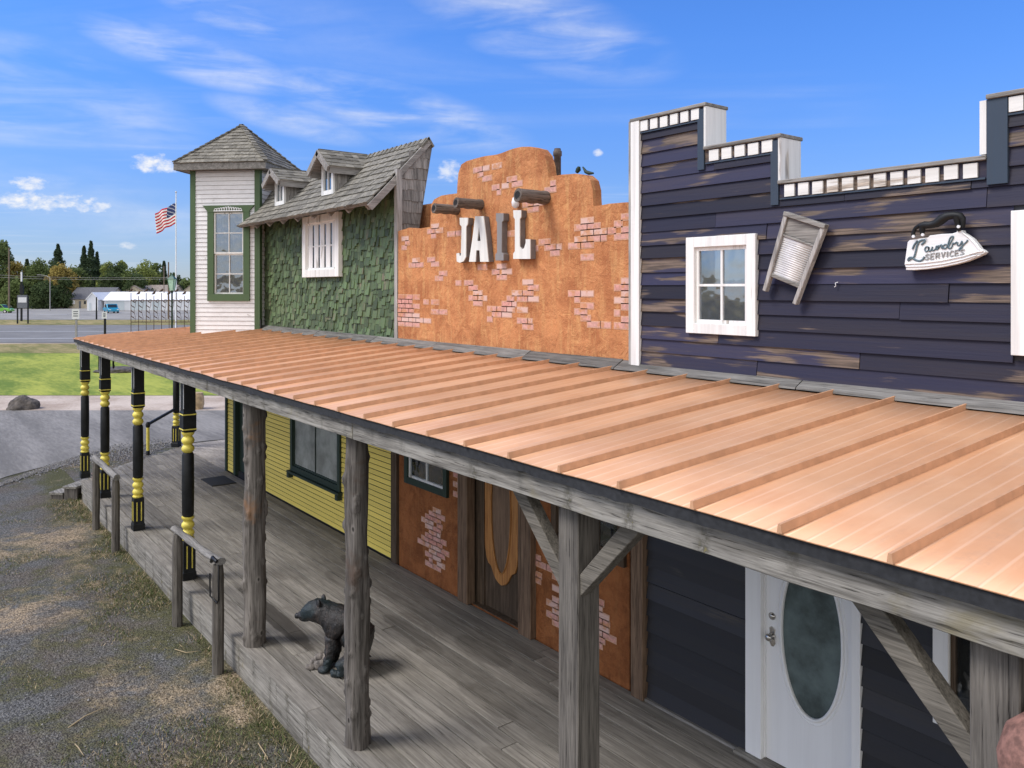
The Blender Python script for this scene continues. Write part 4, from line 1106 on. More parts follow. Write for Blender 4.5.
def build_jail():
    random.seed(41)
    t = thing('jail_building', 'ochre stucco jail front with stepped rounded parapet and exposed pink bricks', 'building', (-8, 6, 0))
    z3 = (390, 130, 3.2); yf = 5.955
    out = [(34, 700), (34, 322), (60, 314), (128, 312), (130, 240), (140, 222), (165, 210), (215, 203), (219, 135), (228, 108), (245, 98), (330, 78), (420, 56), (450, 52), (478, 58), (494, 78), (502, 110), (507, 151),
           (550, 144), (595, 137), (622, 142), (640, 160), (648, 190), (651, 243), (700, 236), (745, 232), (772, 230), (772, 730)]
    # rounded, slightly lumpy outline
    pts = []
    for (a, b) in out:
        p = at(z3[0]+a/z3[2], z3[1]+b/z3[2], yf); pts.append((p.x, p.z))
    pts[0] = (-10.46, 3.30); pts[-1] = (-5.72, 3.30); pts[1] = (-10.46, pts[1][1]); pts[-2] = (-5.72, pts[-2][1])
    dens = []
    for i in range(len(pts)):
        a, b = Vector(pts[i]+(0,)), Vector(pts[(i+1) % len(pts)]+(0,)); n = max(1, int((b-a).length/.08)) if 0 < i < len(pts)-2 else 1
        for k in range(n):
            p = a.lerp(b, k/n)
            if 1 < i < len(pts)-3: p += Vector((noise.noise(Vector((p.x*3, p.y*3, 0))), noise.noise(Vector((p.x*3, p.y*3, 8))), 0))*.02
            dens.append((p.x, p.y))
    mb = MB()
    mb.prism([dens], lambda u, v, d: Vector((u, d, v)), yf, yf+.13)
    w = mb.build('parapet_wall', M['stucco'], t)
    bv = w.modifiers.new('bevel', 'BEVEL'); bv.width = .035; bv.segments = 3; bv.limit_method = 'ANGLE'; bv.angle_limit = R(60)
    blobs = [(310,125,40,12),(305,147,18,8),(355,190,25,18),(400,165,30,8),(525,183,22,8),(150,320,20,20),(205,335,25,8),(60,360,20,14),(140,425,15,10),(165,470,20,14),(85,430,14,12),(60,570,35,45),(70,605,40,20),(130,550,20,8),(155,585,25,10),(240,490,25,10),(280,530,25,28),(290,445,14,8),(360,450,20,20),(455,500,20,25),(420,535,40,15),(380,570,50,16),(350,595,35,10),(435,620,30,9),(622,300,26,25),(680,335,65,12),(745,330,28,20),(760,285,12,20),(612,365,32,14),(540,385,30,12),(490,365,25,14),(630,395,20,10),(600,530,32,12),(625,565,20,25),(638,605,25,18),(700,622,50,8),(752,540,22,50),(757,600,14,20),(460,245,30,14),(395,330,14,14)]
    bricks(blobs, z3, t, 'brick_patch', yf, 5)
    # orange block of stucco behind, at the left
    mb = MB(); mb.box(-11.0, -9.2, 6.5, 6.9, 3.3, 5.42); mb.build('rear_parapet', M['stucco'], t, bevel=.02)
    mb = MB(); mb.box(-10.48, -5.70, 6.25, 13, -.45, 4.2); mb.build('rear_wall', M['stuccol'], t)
    # lower wall
    w1 = (-10.27, -9.13, 1.27, 2.15); w2 = (-6.95, -5.80, 1.24, 2.15); dr = (-8.70, -7.50, 0, 2.6)
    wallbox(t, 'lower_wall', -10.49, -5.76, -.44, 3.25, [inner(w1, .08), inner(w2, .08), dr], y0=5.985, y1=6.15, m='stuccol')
    bricks([(600,440,30,20),(590,490,35,40),(600,560,30,60),(590,630,25,20),(560,545,22,15),(690,330,9,45)], (280, 400, 3.84), t, 'lower_brick_patch', 5.985, 6)
    bricks([(325,300,15,20),(325,360,15,28),(385,330,18,36),(392,470,8,60),(535,480,28,38),(548,560,26,36),(522,540,8,60)], (440, 470, 3.34), t, 'lower_brick_patch', 5.985, 8)
    mb = MB(); mb.box(-8.80, -8.58, 5.90, 6.03, 0, 3.1); mb.build('door_post', M['brownpost'], t, bevel=.006)
    mb = MB(); mb.box(-7.51, -7.27, 5.90, 6.03, 0, 3.1); mb.build('door_post', M['brownpost'], t, bevel=.006)
    mb = MB(); mb.box(-5.665, -5.50, 5.90, 6.03, 0, 3.1); mb.build('corner_post', M['brownpost'], t, bevel=.006)
    mb = MB(); mb.box(-8.70, -8.42, 6.06, 6.12, 0, 3.0); mb.box(-8.42, -7.62, 6.06, 6.10, 2.3, 3.0); mb.box(-8.70, -8.66, 5.988, 6.055, 0, 3); mb.box(-8.70, -7.5, 5.99, 6.24, -.03, .012); mb.box(-8.7, -7.5, 6.14, 6.22, .013, 3); mb.build('door_jamb', M['darkwood'], t)
    mb = MB(); mb.box(-8.415, -7.60, 6.08, 6.13, .02, 2.295); d = mb.build('door', M['darkwood'], t)
    # carved oval surround in varnished pine and the oval panel inside it
    cx, cz = -8.05, 1.33
    def ring(a, b, n=48, k=1.0, foot=0):
        r = []
        for i in range(n):
            th = 2*math.pi*i/n; x = a*math.cos(th); z = b*math.sin(th)
            r.append((cx+x, cz+z))
        return r
    half = [(.35, .88), (.35, -.42), (.346, -.54), (.322, -.64), (.30, -.70), (.275, -.735), (.25, -.745), (.22, -.76), (.19, -.80), (.155, -.86), (.115, -.905), (.075, -.93), (.035, -.945), (0, -.955)]
    outer = [(cx+x, cz+z) for x, z in half]+[(cx-x, cz+z) for x, z in half[-2::-1]]
    mb = MB(); mb.prism([outer, ring(.20, .80)], lambda u, v, d_: Vector((u, d_, v)), 6.055, 6.079); mb.build('carved_surround', M['orangewood'], d, bevel=.006)
    mb = MB(); mb.prism([ring(.198, .798)], lambda u, v, d_: Vector((u, d_, v)), 6.066, 6.079); mb.build('oval_panel', M['ovalwood'], d)
    mb = MB()
    for s in (-1, 1):
        pp = [(cx+s*.208*math.cos(a), 6.052, cz+.805*math.sin(a)) for a in [R(-85+i*8.5) for i in range(21)]]
        mb.tube(pp, .012, 6)
    mb.build('oval_moulding', M['orangewood'], d)
    window(t, *w1, trim='dgreen', tw=.09, cols=2, rows=1, y=5.985, sash='whitez', gm='glassd')
    window(t, *w2, trim='darkwood', tw=.09, cols=3, rows=1, y=5.985, sash='darkwood', gm='glassd')
    # log stubs through the parapet (vigas)
    for i, (a, b, c) in enumerate(((140, 254, 216), (210, 237, 292), (408, 215, 500))):
        q = at(z3[0]+c/z3[2], z3[1]+(b+2)/z3[2], yf)
        fx = z3[0]+a/z3[2]; dd = ray(fx); yy = q.x/dd.x*dd.y    # where the sight line crosses the log's axis
        tt = q.x/dd.x
        mb = MB(); r = .065 if i < 2 else .078
        n = 9; pts = [(q.x+.004*math.sin(k), yf+.01+(yy-yf-.01)*k/n, q.z+.003*math.cos(k*2)) for k in range(n+1)]
        mb.tube(pts, [r*(1+.05*math.sin(k*1.7)) for k in range(n+1)], 16)
        o = mb.build('log_stub', M['logy'], t)
        mb = MB(); mb.tube([(q.x, yy-.001, q.z), (q.x, yy-.004, q.z)], r*.62, 12); mb.build('hollow_end', M['dark'], o)
build_jail()

def letters():
    s = 7.683; Y1 = 5.865
    def poly(pts): return [(lambda p: (p.x, p.z))(at(440+a/s, 180+b/s, Y1)) for a, b in pts]
    data = {
     'J': ([[(150,290),(215,290),(212,340),(200,358),(198,590),(180,625),(150,635),(128,625),(126,565),(145,560),(150,583),(160,580),(166,357),(153,343)]], 'letter', 'white metal letter J, leftmost of the four letters on the jail wall'),
     'A': ([[(270,278),(333,278),(354,440),(372,628),(308,628),(303,540),(278,540),(272,628),(222,628),(250,440)], [(299,358),(286,468),(311,468)]], 'letter', 'white metal letter A beside the J on the jail wall'),
     'I': ([[(430,255),(487,255),(487,310),(475,325),(473,555),(487,570),(487,618),(425,618),(425,572),(438,556),(438,325),(430,310)]], 'letterg', 'grey unpainted letter I on the jail wall'),
     'L': ([[(562,232),(622,232),(622,285),(612,300),(612,510),(628,532),(645,525),(658,482),(658,455),(692,455),(692,606),(562,606),(562,566),(575,547),(575,300),(565,285)]], 'letter', 'white metal letter L, rightmost of the four letters under the log stub')}
    for k, (loops, m, lab) in data.items():
        lp = [poly(l) for l in loops]; x = sum(p[0] for p in lp[0])/len(lp[0]); z = min(p[1] for p in lp[0])
        t = thing('sign_letter', lab, 'letter', (x, 5.85, z), 'letters spelling JAIL on the stucco wall')
        mb = MB(); mb.prism(lp, lambda u, v, d: Vector((u, d, v)), Y1, Y1+.012); mb.build('face', M[m], t)
        mb = MB(); mb.prism(lp, lambda u, v, d: Vector((u, d, v)), Y1+.0125, 5.95); mb.build('letter_side', M['letters'], t)
letters()
q = at(515.5, 202, 5.9)
mb = MB(); mb.lathe([(.01, -.075), (.045, -.05), (.05, 0), (.035, .05), (.01, .075)], 0, 0, 10); mb.v = [p+q for p in mb.v]
tag(mb.build('insulator', 'white', origin=q), 'small white knob on the jail wall above the letter L beside the log stub', 'knob')
# things on the jail roof
p = at(557.5, 171, 7.3)
mb = MB(); mb.lathe([(.05, 4.2), (.05, 5.95), (.062, 5.96), (.062, 6.02), (.05, 6.03), (.045, 6.06)], p.x, p.y, 12)
tag(mb.build('vent_pipe', 'pipe', origin=(p.x, p.y, 4.2)), 'rusty vent pipe rising behind the jail parapet', 'pipe')
def roof_bird(px, py, k, lab):
    p = at(px, py, 6.1); mb = MB()
    if k: mb.tube([p+Vector((-.10, 0, .09)), p+Vector((-.05, 0, .03)), p+Vector((0, 0, .01)), p+Vector((.07, 0, .0))], [.008, .02, .022, .01], 8)
    else: mb.tube([p+Vector((-.03, 0, 0)), p+Vector((0, 0, .03)), p+Vector((.01, 0, .06))], [.02, .03, .015], 8)
    tag(mb.build('roof_fitting', 'dgreen', origin=p), lab, 'fitting')
roof_bird(578.5, 172, 0, 'tiny dark green stub on the jail parapet shoulder nearest the vent pipe')
roof_bird(589, 174, 1, 'tiny dark green bent piece at the rounded end of the jail parapet shoulder')

# ------------------------------------------------------------------ laundry
def build_laundry():
    random.seed(51)
    t = thing('laundry_building', 'dark navy clapboard laundry front with stepped parapet and white square dentils', 'building', (-3.2, 6, 0))
    XL, XR_ = -5.655, -.60; yf = 5.93
    lw = (-4.93, -4.165, 3.70, 4.59); rw = (-2.175, -1.3, 3.67, 4.63)
    tops = [(-5.655, -4.73, 5.81), (-4.73, -3.95, 5.405), (-3.95, -2.33, 5.01), (-2.33, -1.56, 5.42), (-1.56, -.60, 5.81)]
    for a, b, z in tops:
        cuts = [inner(c) for c in (lw, rw)]
        zs = 3.25
        xs = [c for c in cuts if c[0] < b and c[1] > a]
        xs = [(max(c[0], a), min(c[1], b), c[2], c[3]) for c in xs]
        wallbox(t, 'parapet_wall', a, b, zs, z-.02, xs, y0=yf, y1=yf+.25, m='navyd')
    def spans(z, zt):
        r = []; 
        for a, b, top in tops:
            if zt <= top-.115 or z+.05 < top-.115:
                aa, bb = a+(.12 if a == XL else 0), b-(.12 if b == XR_ else 0)
                if zt > top-.115+.06: continue
                if r and abs(r[-1][1]-aa) < .001: r[-1] = (r[-1][0], bb)
                else: r.append((aa, bb))
        return r
    mb = MB(); lap(mb, XL, XR_, 3.36, 5.78, .131, yf, [lw, rw], .9, 2.8, thick=.026, gap=.004, fn=spans, jit=.006); mb.build('clapboards', M['navy'], t)
    # parapet trims
    for i, (a, b, z) in enumerate(tops):
        mb = MB(); mb.box(a-.0, b+(.03 if i < 2 else 0), yf-.055, yf+.28, z-.02, z+.012); mb.build('parapet_cap', M['greyx'], t, bevel=.004)
        mb = MB(); mb.box(a, b, yf-.022, yf+.002, z-.145, z-.022); mb.build('dentil_board', M['navy'], t)
        mb = MB(); mb.box(a+.01, b-.01, yf-.034, yf-.0225, z-.150, z-.137); mb.build('dentil_rail', M['bluetrim'], t)
        n = max(1, round((b-a-.12)/.127)); x0 = a+(.12 if i in (0, 3, 4) else .04); w = (b-.04-x0)/n
        for k in range(n):
            q = random.uniform(-.003, .003); mb = MB(); mb.box(x0+k*w+.018, x0+(k+1)*w-.018, yf-.040, yf-.0225, z-.130+q, z-.030+q); mb.build('dentil', M['whitetile'], t)
    # vertical trims and step ends
    for x, za, zb in ((-4.73, 5.27, 5.79), (-3.95, 4.88, 5.385)):
        mb = MB(); mb.box(x-.075, x-.002, yf-.038, yf-.0, za-.06, zb-.02); mb.build('step_trim', M['bluetrim'], t)
        mb = MB(); mb.box(x+.0, x+.022, yf-.042, yf+.26, za+.14, zb-.002); mb.build('step_end_board', M['whitez'], t)
    for x, za, zb in ((-2.33, 4.88, 5.40), (-1.56, 5.27, 5.79)):
        mb = MB(); mb.box(x+.002, x+.13, yf-.040, yf-.0, za-.06, zb-.002); mb.build('step_trim', M['bluetrim'], t)
        mb = MB(); mb.box(x-.045, x-.002, yf-.036, yf+.26, za+.15, zb-.002); mb.build('step_end_board', M['whitez'], t)
    mb = MB(); mb.box(XL+.015, XL+.125, yf-.05, yf+.0, 3.33, 5.79); mb.build('corner_board', M['whitez'], t)
    mb = MB(); mb.box(XL-.02, XL+.013, yf-.045, yf+.27, 3.33, 5.80); mb.build('side_board', M['greyz'], t)
    mb = MB(); mb.box(XR_-.125, XR_, yf-.05, yf, 3.33, 5.79); mb.build('corner_board', M['whitez'], t)
    window(t, *lw, tw=.095, cols=2, rows=2, y=yf-.01, gm='glassl', curtain=None)
    window(t, *rw, tw=.11, cols=2, rows=2, y=yf-.01, gm='glassl')
    # lower wall with door and window
    dc = (-4.36, -3.28, 0, 2.14); pw = (-2.71, -1.35, .98, 2.25)
    wallbox(t, 'lower_wall', -5.6, 2.4, -.44, 3.24, [(-4.16, -3.34, 0, 2.07), inner(pw)], y0=5.99, y1=6.15, m='navyd')
    mb = MB(); lap(mb, -5.585, 2.4, .03, 3.2, .165, 5.99, [(-4.315, -3.27, -1, 2.14), pw], 1.5, 3.4, thick=.034, gap=.006, jit=.004, groove=.014); mb.build('lower_clapboards', M['navyd'], t)
    mb = MB(); mb.box(-4.32, -4.16, 5.945, 6.0, -.0, 2.08); mb.box(-3.335, -3.26, 5.945, 6.0, .0, 2.08); mb.box(-4.32, -3.26, 5.943, 6.0, 2.082, 2.19); mb.box(-4.16, -4.145, 5.99, 6.10, .04, 2.08); mb.build('door_frame', M['door'], t, bevel=.003)
    mb = MB(); mb.box(-4.40, -3.2, 5.88, 6.1, .004, .035); mb.build('threshold', M['beam'], t)
    # door leaf with an oval opening
    x0, x1, z0, z1 = -4.143, -3.340, .045, 2.075; cx, cz = -3.715, 1.22; a, b = .268, .655
    ov = lambda a, b, n=56: [(cx+a*math.cos(2*math.pi*i/n), cz+b*math.sin(2*math.pi*i/n)) for i in range(n)]
    P = lambda u, v, d: Vector((u, d, v))
    mb = MB(); mb.prism([[(x0, z0), (x1, z0), (x1, z1), (x0, z1)], ov(a, b)], P, 6.00, 6.045); d = mb.build('door', M['door'], t)
    mb = MB(); mb.prism([ov(a+.0, b+.0)], P, 6.012, 6.020); mb.build('oval_glass', M['frost'], d)
    mb = MB(); o = [(cx+(a+.014)*math.cos(q*2*math.pi/64), 5.998, cz+(b+.014)*math.sin(q*2*math.pi/64)) for q in range(65)]; mb.tube(o, .014, 8, cap=False)
    o = [(cx+(a+.05)*math.cos(q*2*math.pi/64), 6.0, cz+(b+.05)*math.sin(q*2*math.pi/64)) for q in range(65)]; mb.tube(o, .006, 6, cap=False); mb.build('oval_moulding', M['door'], d)
    kx = -4.08
    T = Matrix.Translation((kx, 6.0, 1.12)) @ Matrix.Rotation(R(90), 4, 'X')
    mb = MB(T); mb.lathe([(.03, 0), (.032, .006), (.014, .012), (.013, .035), (.028, .045), (.032, .06), (.022, .075), (.0, .078)], 0, 0, 18); mb.build('knob', M['chrome'], d)
    mb = MB(); mb.tube([(kx, 5.996, 1.03), (kx, 5.995, 1.06), (kx, 5.995, 1.12), (kx, 5.995, 1.18), (kx, 5.996, 1.20)], [.012, .032, .022, .032, .012], 12, flat=1); 
    mb.v = [Vector((p.x, 5.998+(p.y-5.998)*.15, p.z)) for p in mb.v]; mb.build('escutcheon', M['chrome'], d)
    T = Matrix.Translation((kx, 6.0, 1.29)) @ Matrix.Rotation(R(90), 4, 'X')
    mb = MB(T); mb.lathe([(.032, 0), (.033, .008), (.02, .016), (.018, .02), (.0, .021)], 0, 0, 18); mb.build('deadbolt', M['chrome'], d)
    window(t, *pw, trim='whitez', tw=.11, cols=2, rows=1, y=5.985, gm='glassd', sash='darkwood')
    mb = MB(); mb.box(-5.7, 2.4, 6.2, 13, -.45, 4.0); mb.build('rear_wall', M['navyd'], t)
    mb = MB(); mb.box(-5.58, 2.4, 5.93, 5.985, .002, .028); mb.build('base_strip', M['greyx'], t)
    return t
build_laundry()

# washboard hung on the laundry wall
def washboard():
    Y = 5.86
    TL, TR, BL, BR = (at(*p, Y) for p in ((786.2, 213.4), (827.6, 226.8), (764.6, 290.3), (797.9, 304.8)))
    t = thing('washboard', 'grey wooden washboard with two legs hung tilted on the navy laundry wall', 'washboard', TL)
    U = (TR-TL); V = (BL-TL)
    def P(u, v, d=0): 
        q = TL+U*u+V*v+(BR-BL-U)*u*v; q.y = Y-d; return q
    def slab(u0, u1, v0, v1, d0, d1, name, m, n=1):
        mb = MB(); mb.hexa([P(u0, v0, d0), P(u1, v0, d0), P(u1, v1, d0), P(u0, v1, d0), P(u0, v0, d1), P(u1, v0, d1), P(u1, v1, d1), P(u0, v1, d1)]); return mb.build(name, m, t, bevel=.004)
    slab(0, .10, 0, 1, -.02, .035, 'leg', M['greyz']); slab(.90, 1, 0, 1, -.02, .035, 'leg', M['greyz'])
    slab(.0, 1, -.025, .03, -.02, .045, 'top_rail', M['greyx'])
    slab(.102, .898, .03, .245, -.01, .016, 'head_board', M['greyx'])
    slab(.102, .898, .245, .275, -.01, .026, 'cross_rail', M['greyx'])
    slab(.102, .898, .755, .80, -.01, .026, 'cross_rail', M['greyx'])
    mb = MB(); n = 90
    vs = []
    for i in range(n+1):
        v = .275+.48*i/n; d = .012+.004*math.sin(i*2*math.pi/5) if 8 < i < n-3 else .014
        vs += [P(.102, v, d), P(.898, v, d)]
    mb.add(vs, [(2*i, 2*i+1, 2*i+3, 2*i+2) for i in range(n)], True); o = mb.build('ribbed_sheet', M['zinc'], t)
    s = o.modifiers.new('s', 'SOLIDIFY'); s.thickness = .004
washboard()

def iron_sign():
    s = 9.6; Y = 5.84
    A = lambda a, b, Y_=Y: at(900+a/s, 200+b/s, Y_)
    t = thing('iron_sign', 'white flat iron shaped sign with black handle reading Laundry Services on the navy wall', 'sign', A(420, 500))
    body = [(92,385),(180,372),(268,358),(285,340),(400,326),(500,322),(545,308),(545,290),(600,290),(602,310),(645,335),(700,375),(740,425),(772,468),(800,482),(820,500),(795,522),(740,547),(640,588),(540,616),(400,645),(260,664),(130,674),(55,672),(58,645),(42,618),(50,560),(72,405)]
    pts = [(lambda p: (p.x, p.z))(A(*b)) for b in body]
    mb = MB(); mb.prism([pts], lambda u, v, d: Vector((u, d, v)), Y, Y+.055); mb.build('plate', M['signwhite'], t, bevel=.004)
    mb = MB()
    mb.tube([A(50, 612, Y-.004), A(200, 606, Y-.004), A(400, 582, Y-.004), A(600, 540, Y-.004), A(740, 498, Y-.004), A(800, 490, Y-.004)], .006, 6)
    mb.tube([A(55, 640, Y-.004), A(230, 636, Y-.004), A(420, 612, Y-.004), A(600, 572, Y-.004), A(740, 528, Y-.004)], .004, 6)
    mb.tube([A(602, 315, Y-.004), A(660, 360, Y-.004), A(715, 420, Y-.004), A(760, 480, Y-.004)], .005, 6); mb.build('raised_line', M['signwhite'], t)
    mb = MB()
    mb.tube([A(128, 352), A(128, 310), A(150, 268), A(190, 246), A(225, 242)], [.016, .014, .014, .018, .024], 8)
    mb.tube([A(215, 335), A(212, 290), A(222, 246)], [.014, .02, .026], 8)
    mb.tube([A(195, 246), A(240, 240), A(290, 240), A(350, 225), A(400, 185), A(450, 155), A(520, 145), A(575, 152), A(600, 180), A(605, 225), A(600, 270)], [.02, .028, .026, .03, .034, .03, .026, .026, .022, .016, .012], 10)
    mb.tube([A(548, 160), A(552, 210), A(562, 262), A(570, 300)], [.03, .022, .016, .012], 8)
    mb.build('handle', M['black'], t)
    mb = MB()
    for c in ((133, 350), (222, 334), (566, 256)):
        c = A(*c, Y-.02); mb.tube([c, c+Vector((0, -.012, 0))], .011, 8)
    mb.build('rivet', M['white'], t)
    # hand lettering: strokes
    def strokes(lines, r, m, name, d=.003):
        mb = MB()
        for ln in lines:
            # Catmull-Rom smoothing
            P = [Vector((a, b, 0)) for a, b in ln]; Q = []
            for i in range(len(P)-1):
                p0, p1, p2, p3 = P[max(i-1, 0)], P[i], P[i+1], P[min(i+2, len(P)-1)]
                for k in range(5):
                    u = k/5; Q.append(.5*((2*p1)+(p2-p0)*u+(2*p0-5*p1+4*p2-p3)*u*u+(3*p1-p0-3*p2+p3)*u**3))
            Q.append(P[-1]); mb.tube([A(q.x, q.y, Y-d) for q in Q], r, 5, cap=True)
        mb.build(name, M[m], t)
    L = [[(205,430),(235,405),(238,388),(215,385),(185,400),(165,440),(150,500),(135,545),(105,565),(80,580),(85,560),(110,552),(150,575),(190,585),(220,570),(235,545)],
         [(120,470),(140,425),(170,392)]]
    au = [[(272,452),(250,450),(238,475),(250,495),(272,480),(278,452),(276,485),(292,488),(312,450)],
          [(312,448),(306,478),(320,485),(342,468),(350,440),(348,472),(362,474)],
          [(362,472),(368,436),(372,462),(385,436),(400,434),(400,462),(414,462)],
          [(445,428),(425,430),(414,452),(430,466),(452,446),(478,370),(500,350),(512,358),(490,400),(468,440),(466,462),(486,462),(500,445)],
          [(500,445),(510,414),(522,422),(536,408),(548,404)],
          [(552,404),(552,432),(570,436),(588,412),(594,396),(598,440),(584,480),(566,476),(600,440),(640,400),(650,384)]]
    strokes(L, .0075, 'ink', 'script_initial'); strokes(au, .0055, 'ink', 'script_lettering')
    # SERVICES as plain capitals
    def cap(ch, x, y, w, h):
        G = {'S': [[(1,.15),(.5,0),(0,.22),(.5,.5),(1,.75),(.5,1),(0,.85)]], 'E': [[(1,0),(0,0),(0,1),(1,1)], [(0,.5),(.8,.5)]], 'R': [[(0,1),(0,0),(.8,.05),(.9,.3),(.7,.5),(0,.52)], [(.4,.52),(1,1)]],
             'V': [[(0,0),(.5,1),(1,0)]], 'I': [[(.5,0),(.5,1)]], 'C': [[(1,.15),(.5,0),(0,.3),(0,.7),(.5,1),(1,.85)]]}[ch]
        return [[(x+a*w+(b)*-4, y+b*h-a*w*.12) for a, b in ln] for ln in G]
    mb = MB(); x = 246
    for i, ch in enumerate('SERVICES'):
        w = 14 if ch == 'I' else 34
        for ln in cap(ch, x, 522-(x-246)*.135, w, 54):
            pp = [A(a, b, Y-.003) for a, b in ln]
            mb.tube(pp, .0055, 5, cap=True, smooth=False)
        x += w+17
    mb.build('small_lettering', M['inkr'], t)
iron_sign()
p = at(836.5, 284.5, 5.9); mb = MB(); mb.tube([p+Vector((.012, 0, .018)), p+Vector((-.004, -.01, .012)), p+Vector((0, -.01, -.012)), p+Vector((-.012, -.01, -.02))], .0035, 6)
tag(mb.build('wall_hook', 'white', origin=p), 'tiny white hook on the navy wall between the washboard and the iron sign', 'hook')

# clay-coloured pot standing on a pedestal at the far right corner of the deck edge
def clay_pot():
    d = ray(1049); s = 2.75; cx, cy = d.x*s, d.y*s
    ztop = CAMZ-s*(722-HZ)/F
    t = thing('clay_pot', 'reddish clay pot standing on a stump at the bottom right corner by the timber post', 'pot', (cx, cy, GZ))
    mb = MB(); mb.lathe([(.03, ztop-.42), (.10, ztop-.40), (.145, ztop-.26), (.155, ztop-.14), (.13, ztop-.05), (.08, ztop), (.03, ztop+.005)], cx, cy, 56); mb.build('body', M['redstone'], t)
    mb = MB(); mb.lathe([(.13, GZ), (.12, GZ+.5), (.115, ztop-.425)], cx, cy, 16); mb.build('stump', M['log'], t)
clay_pot()

# ------------------------------------------------------------------ carved bear
def bear():
    c = at_z(343, 668, 0)
    fw = Vector((-CT, -ST, 0)).normalized()*1.0      # faces left in the picture
    fw = (Matrix.Rotation(R(-8), 3, 'Z') @ fw)
    sd_ = Vector((-fw.y, fw.x, 0))
    K = .92
    def P(a, b, z): return c+fw*(a*1.06+.02)+sd_*(b*1.0)+Vector((0, 0, z*.86))
    t = thing('bear_statue', 'dark carved bear statue sitting on the deck behind the log post', 'statue', tuple(c))
    V = []; E = []; Rr = []
    def v(p, r): V.append(tuple(p-c)); Rr.append(r*K); return len(V)-1
    def chain(start, pts):
        prev = start
        for p, r in pts:
            i = v(p, r); E.append((prev, i)); prev = i
        return prev
    pel = v(P(-.27, 0, .22), .19)
    ch = chain(pel, [(P(-.20, 0, .40), .22), (P(-.07, 0, .55), .215), (P(.05, 0, .63), .185)])
    hd = chain(ch, [(P(.15, 0, .68), .135), (P(.25, 0, .72), .150), (P(.33, 0, .695), .125), (P(.40, 0, .635), .074), (P(.46, 0, .605), .056)])
    for s in (-1, 1):
        chain(ch, [(P(.06, .10*s, .44), .095), (P(.07, .12*s, .27), .068), (P(.10, .125*s, .12), .056), (P(.11, .13*s, .045), .058), (P(.20, .135*s, .035), .045)])
        chain(pel, [(P(-.18, .15*s, .18), .12), (P(-.04, .20*s, .14), .085), (P(-.10, .20*s, .05), .055), (P(.05, .21*s, .04), .048)])
    me = bpy.data.meshes.new('body'); me.from_pydata(V, E, [])
    o = bpy.data.objects.new('body', me); C.objects.link(o); o.parent = t; ORG[o.name] = ORG[t.name]; me.materials.append(M['bear'])
    bm = bmesh.new(); bm.from_mesh(me); bm.verts.layers.skin.verify(); bm.to_mesh(me); bm.free()
    sk = o.modifiers.new('skin', 'SKIN'); sk.use_smooth_shade = True
    for i, r in enumerate(Rr): me.skin_vertices[0].data[i].radius = (r, r)
    me.skin_vertices[0].data[pel].use_root = True
    s2 = o.modifiers.new('sub', 'SUBSURF'); s2.levels = s2.render_levels = 3
    tx = bpy.data.textures.new('fur', 'CLOUDS'); tx.noise_scale = .05; tx.noise_depth = 2
    dm = o.modifiers.new('carving', 'DISPLACE'); dm.texture = tx; dm.strength = .032; dm.mid_level = .5
    for s in (-1, 1):
        mb = MB(); a = P(.215, .074*s, .822); mb.tube([a+Vector((0, 0, -.03)), a, a+Vector((0, 0, .03)), a+Vector((0, 0, .05))], [.03, .036, .03, .01], 10, flat=.7); mb.build('ear', M['bear'], t)
        mb = MB(); a = P(.365, .066*s, .722); mb.tube([a-sd_*.008*s, a+sd_*.008*s], .011, 8); mb.build('eye', M['blackmetal'], t)
    mb = MB(); a = P(.485, 0, .625); mb.tube([a-fw*.03, a, a+fw*.012], [.03, .030, .016], 10); mb.build('nose', M['blackmetal'], t)
    mb = MB(); random.seed(4)
    for (a, b, z, r) in ((.20, .06, .05, .07), (.28, -.03, .045, .055), (.16, -.02, .10, .07), (.30, .08, .03, .045), (.23, .0, .12, .05)):
        q = P(a, b, z); mb.tube([q-fw*r, q-fw*r*.5+Vector((0, 0, r*.2)), q+fw*r*.5, q+fw*r+Vector((0, 0, -r*.3))], [r*.5, r*.9, r*.8, r*.3], 9, jit=.5)
    mb.build('carved_log_base', M['bearbase'], t)
def m_bear():
    m, g = principled('carved_bear_stain'); o, _ = ocoord(g, False)
    n = g.noise(o, 6, 6, .7, .6); f = g.noise(o, 28, 5, .7)
    c = g.mix(g.ramp(n, .38, .62), (.007, .008, .010), (.024, .020, .019)); st = g.noise(g('ShaderNodeMapping', {'Vector': o, 'Scale': (18, 18, 4)}), 2.0, 5, .7, .5)
    c = g.mix(g.math('MULTIPLY', g.ramp(st, .52, .68), .7), c, (.11, .08, .068))
    c = g.mix(g.ramp(g.noise(o, 3, 2, .5), .5, .62), c, (.012, .022, .026))
    finish(g, c, .5, f, .8, .02); return m
M['bear'] = m_bear(); M['bearbase'] = plain('carved_base_wood', (.16, .14, .125), .8, var=.7, scale=14, bump=.6)
bear()

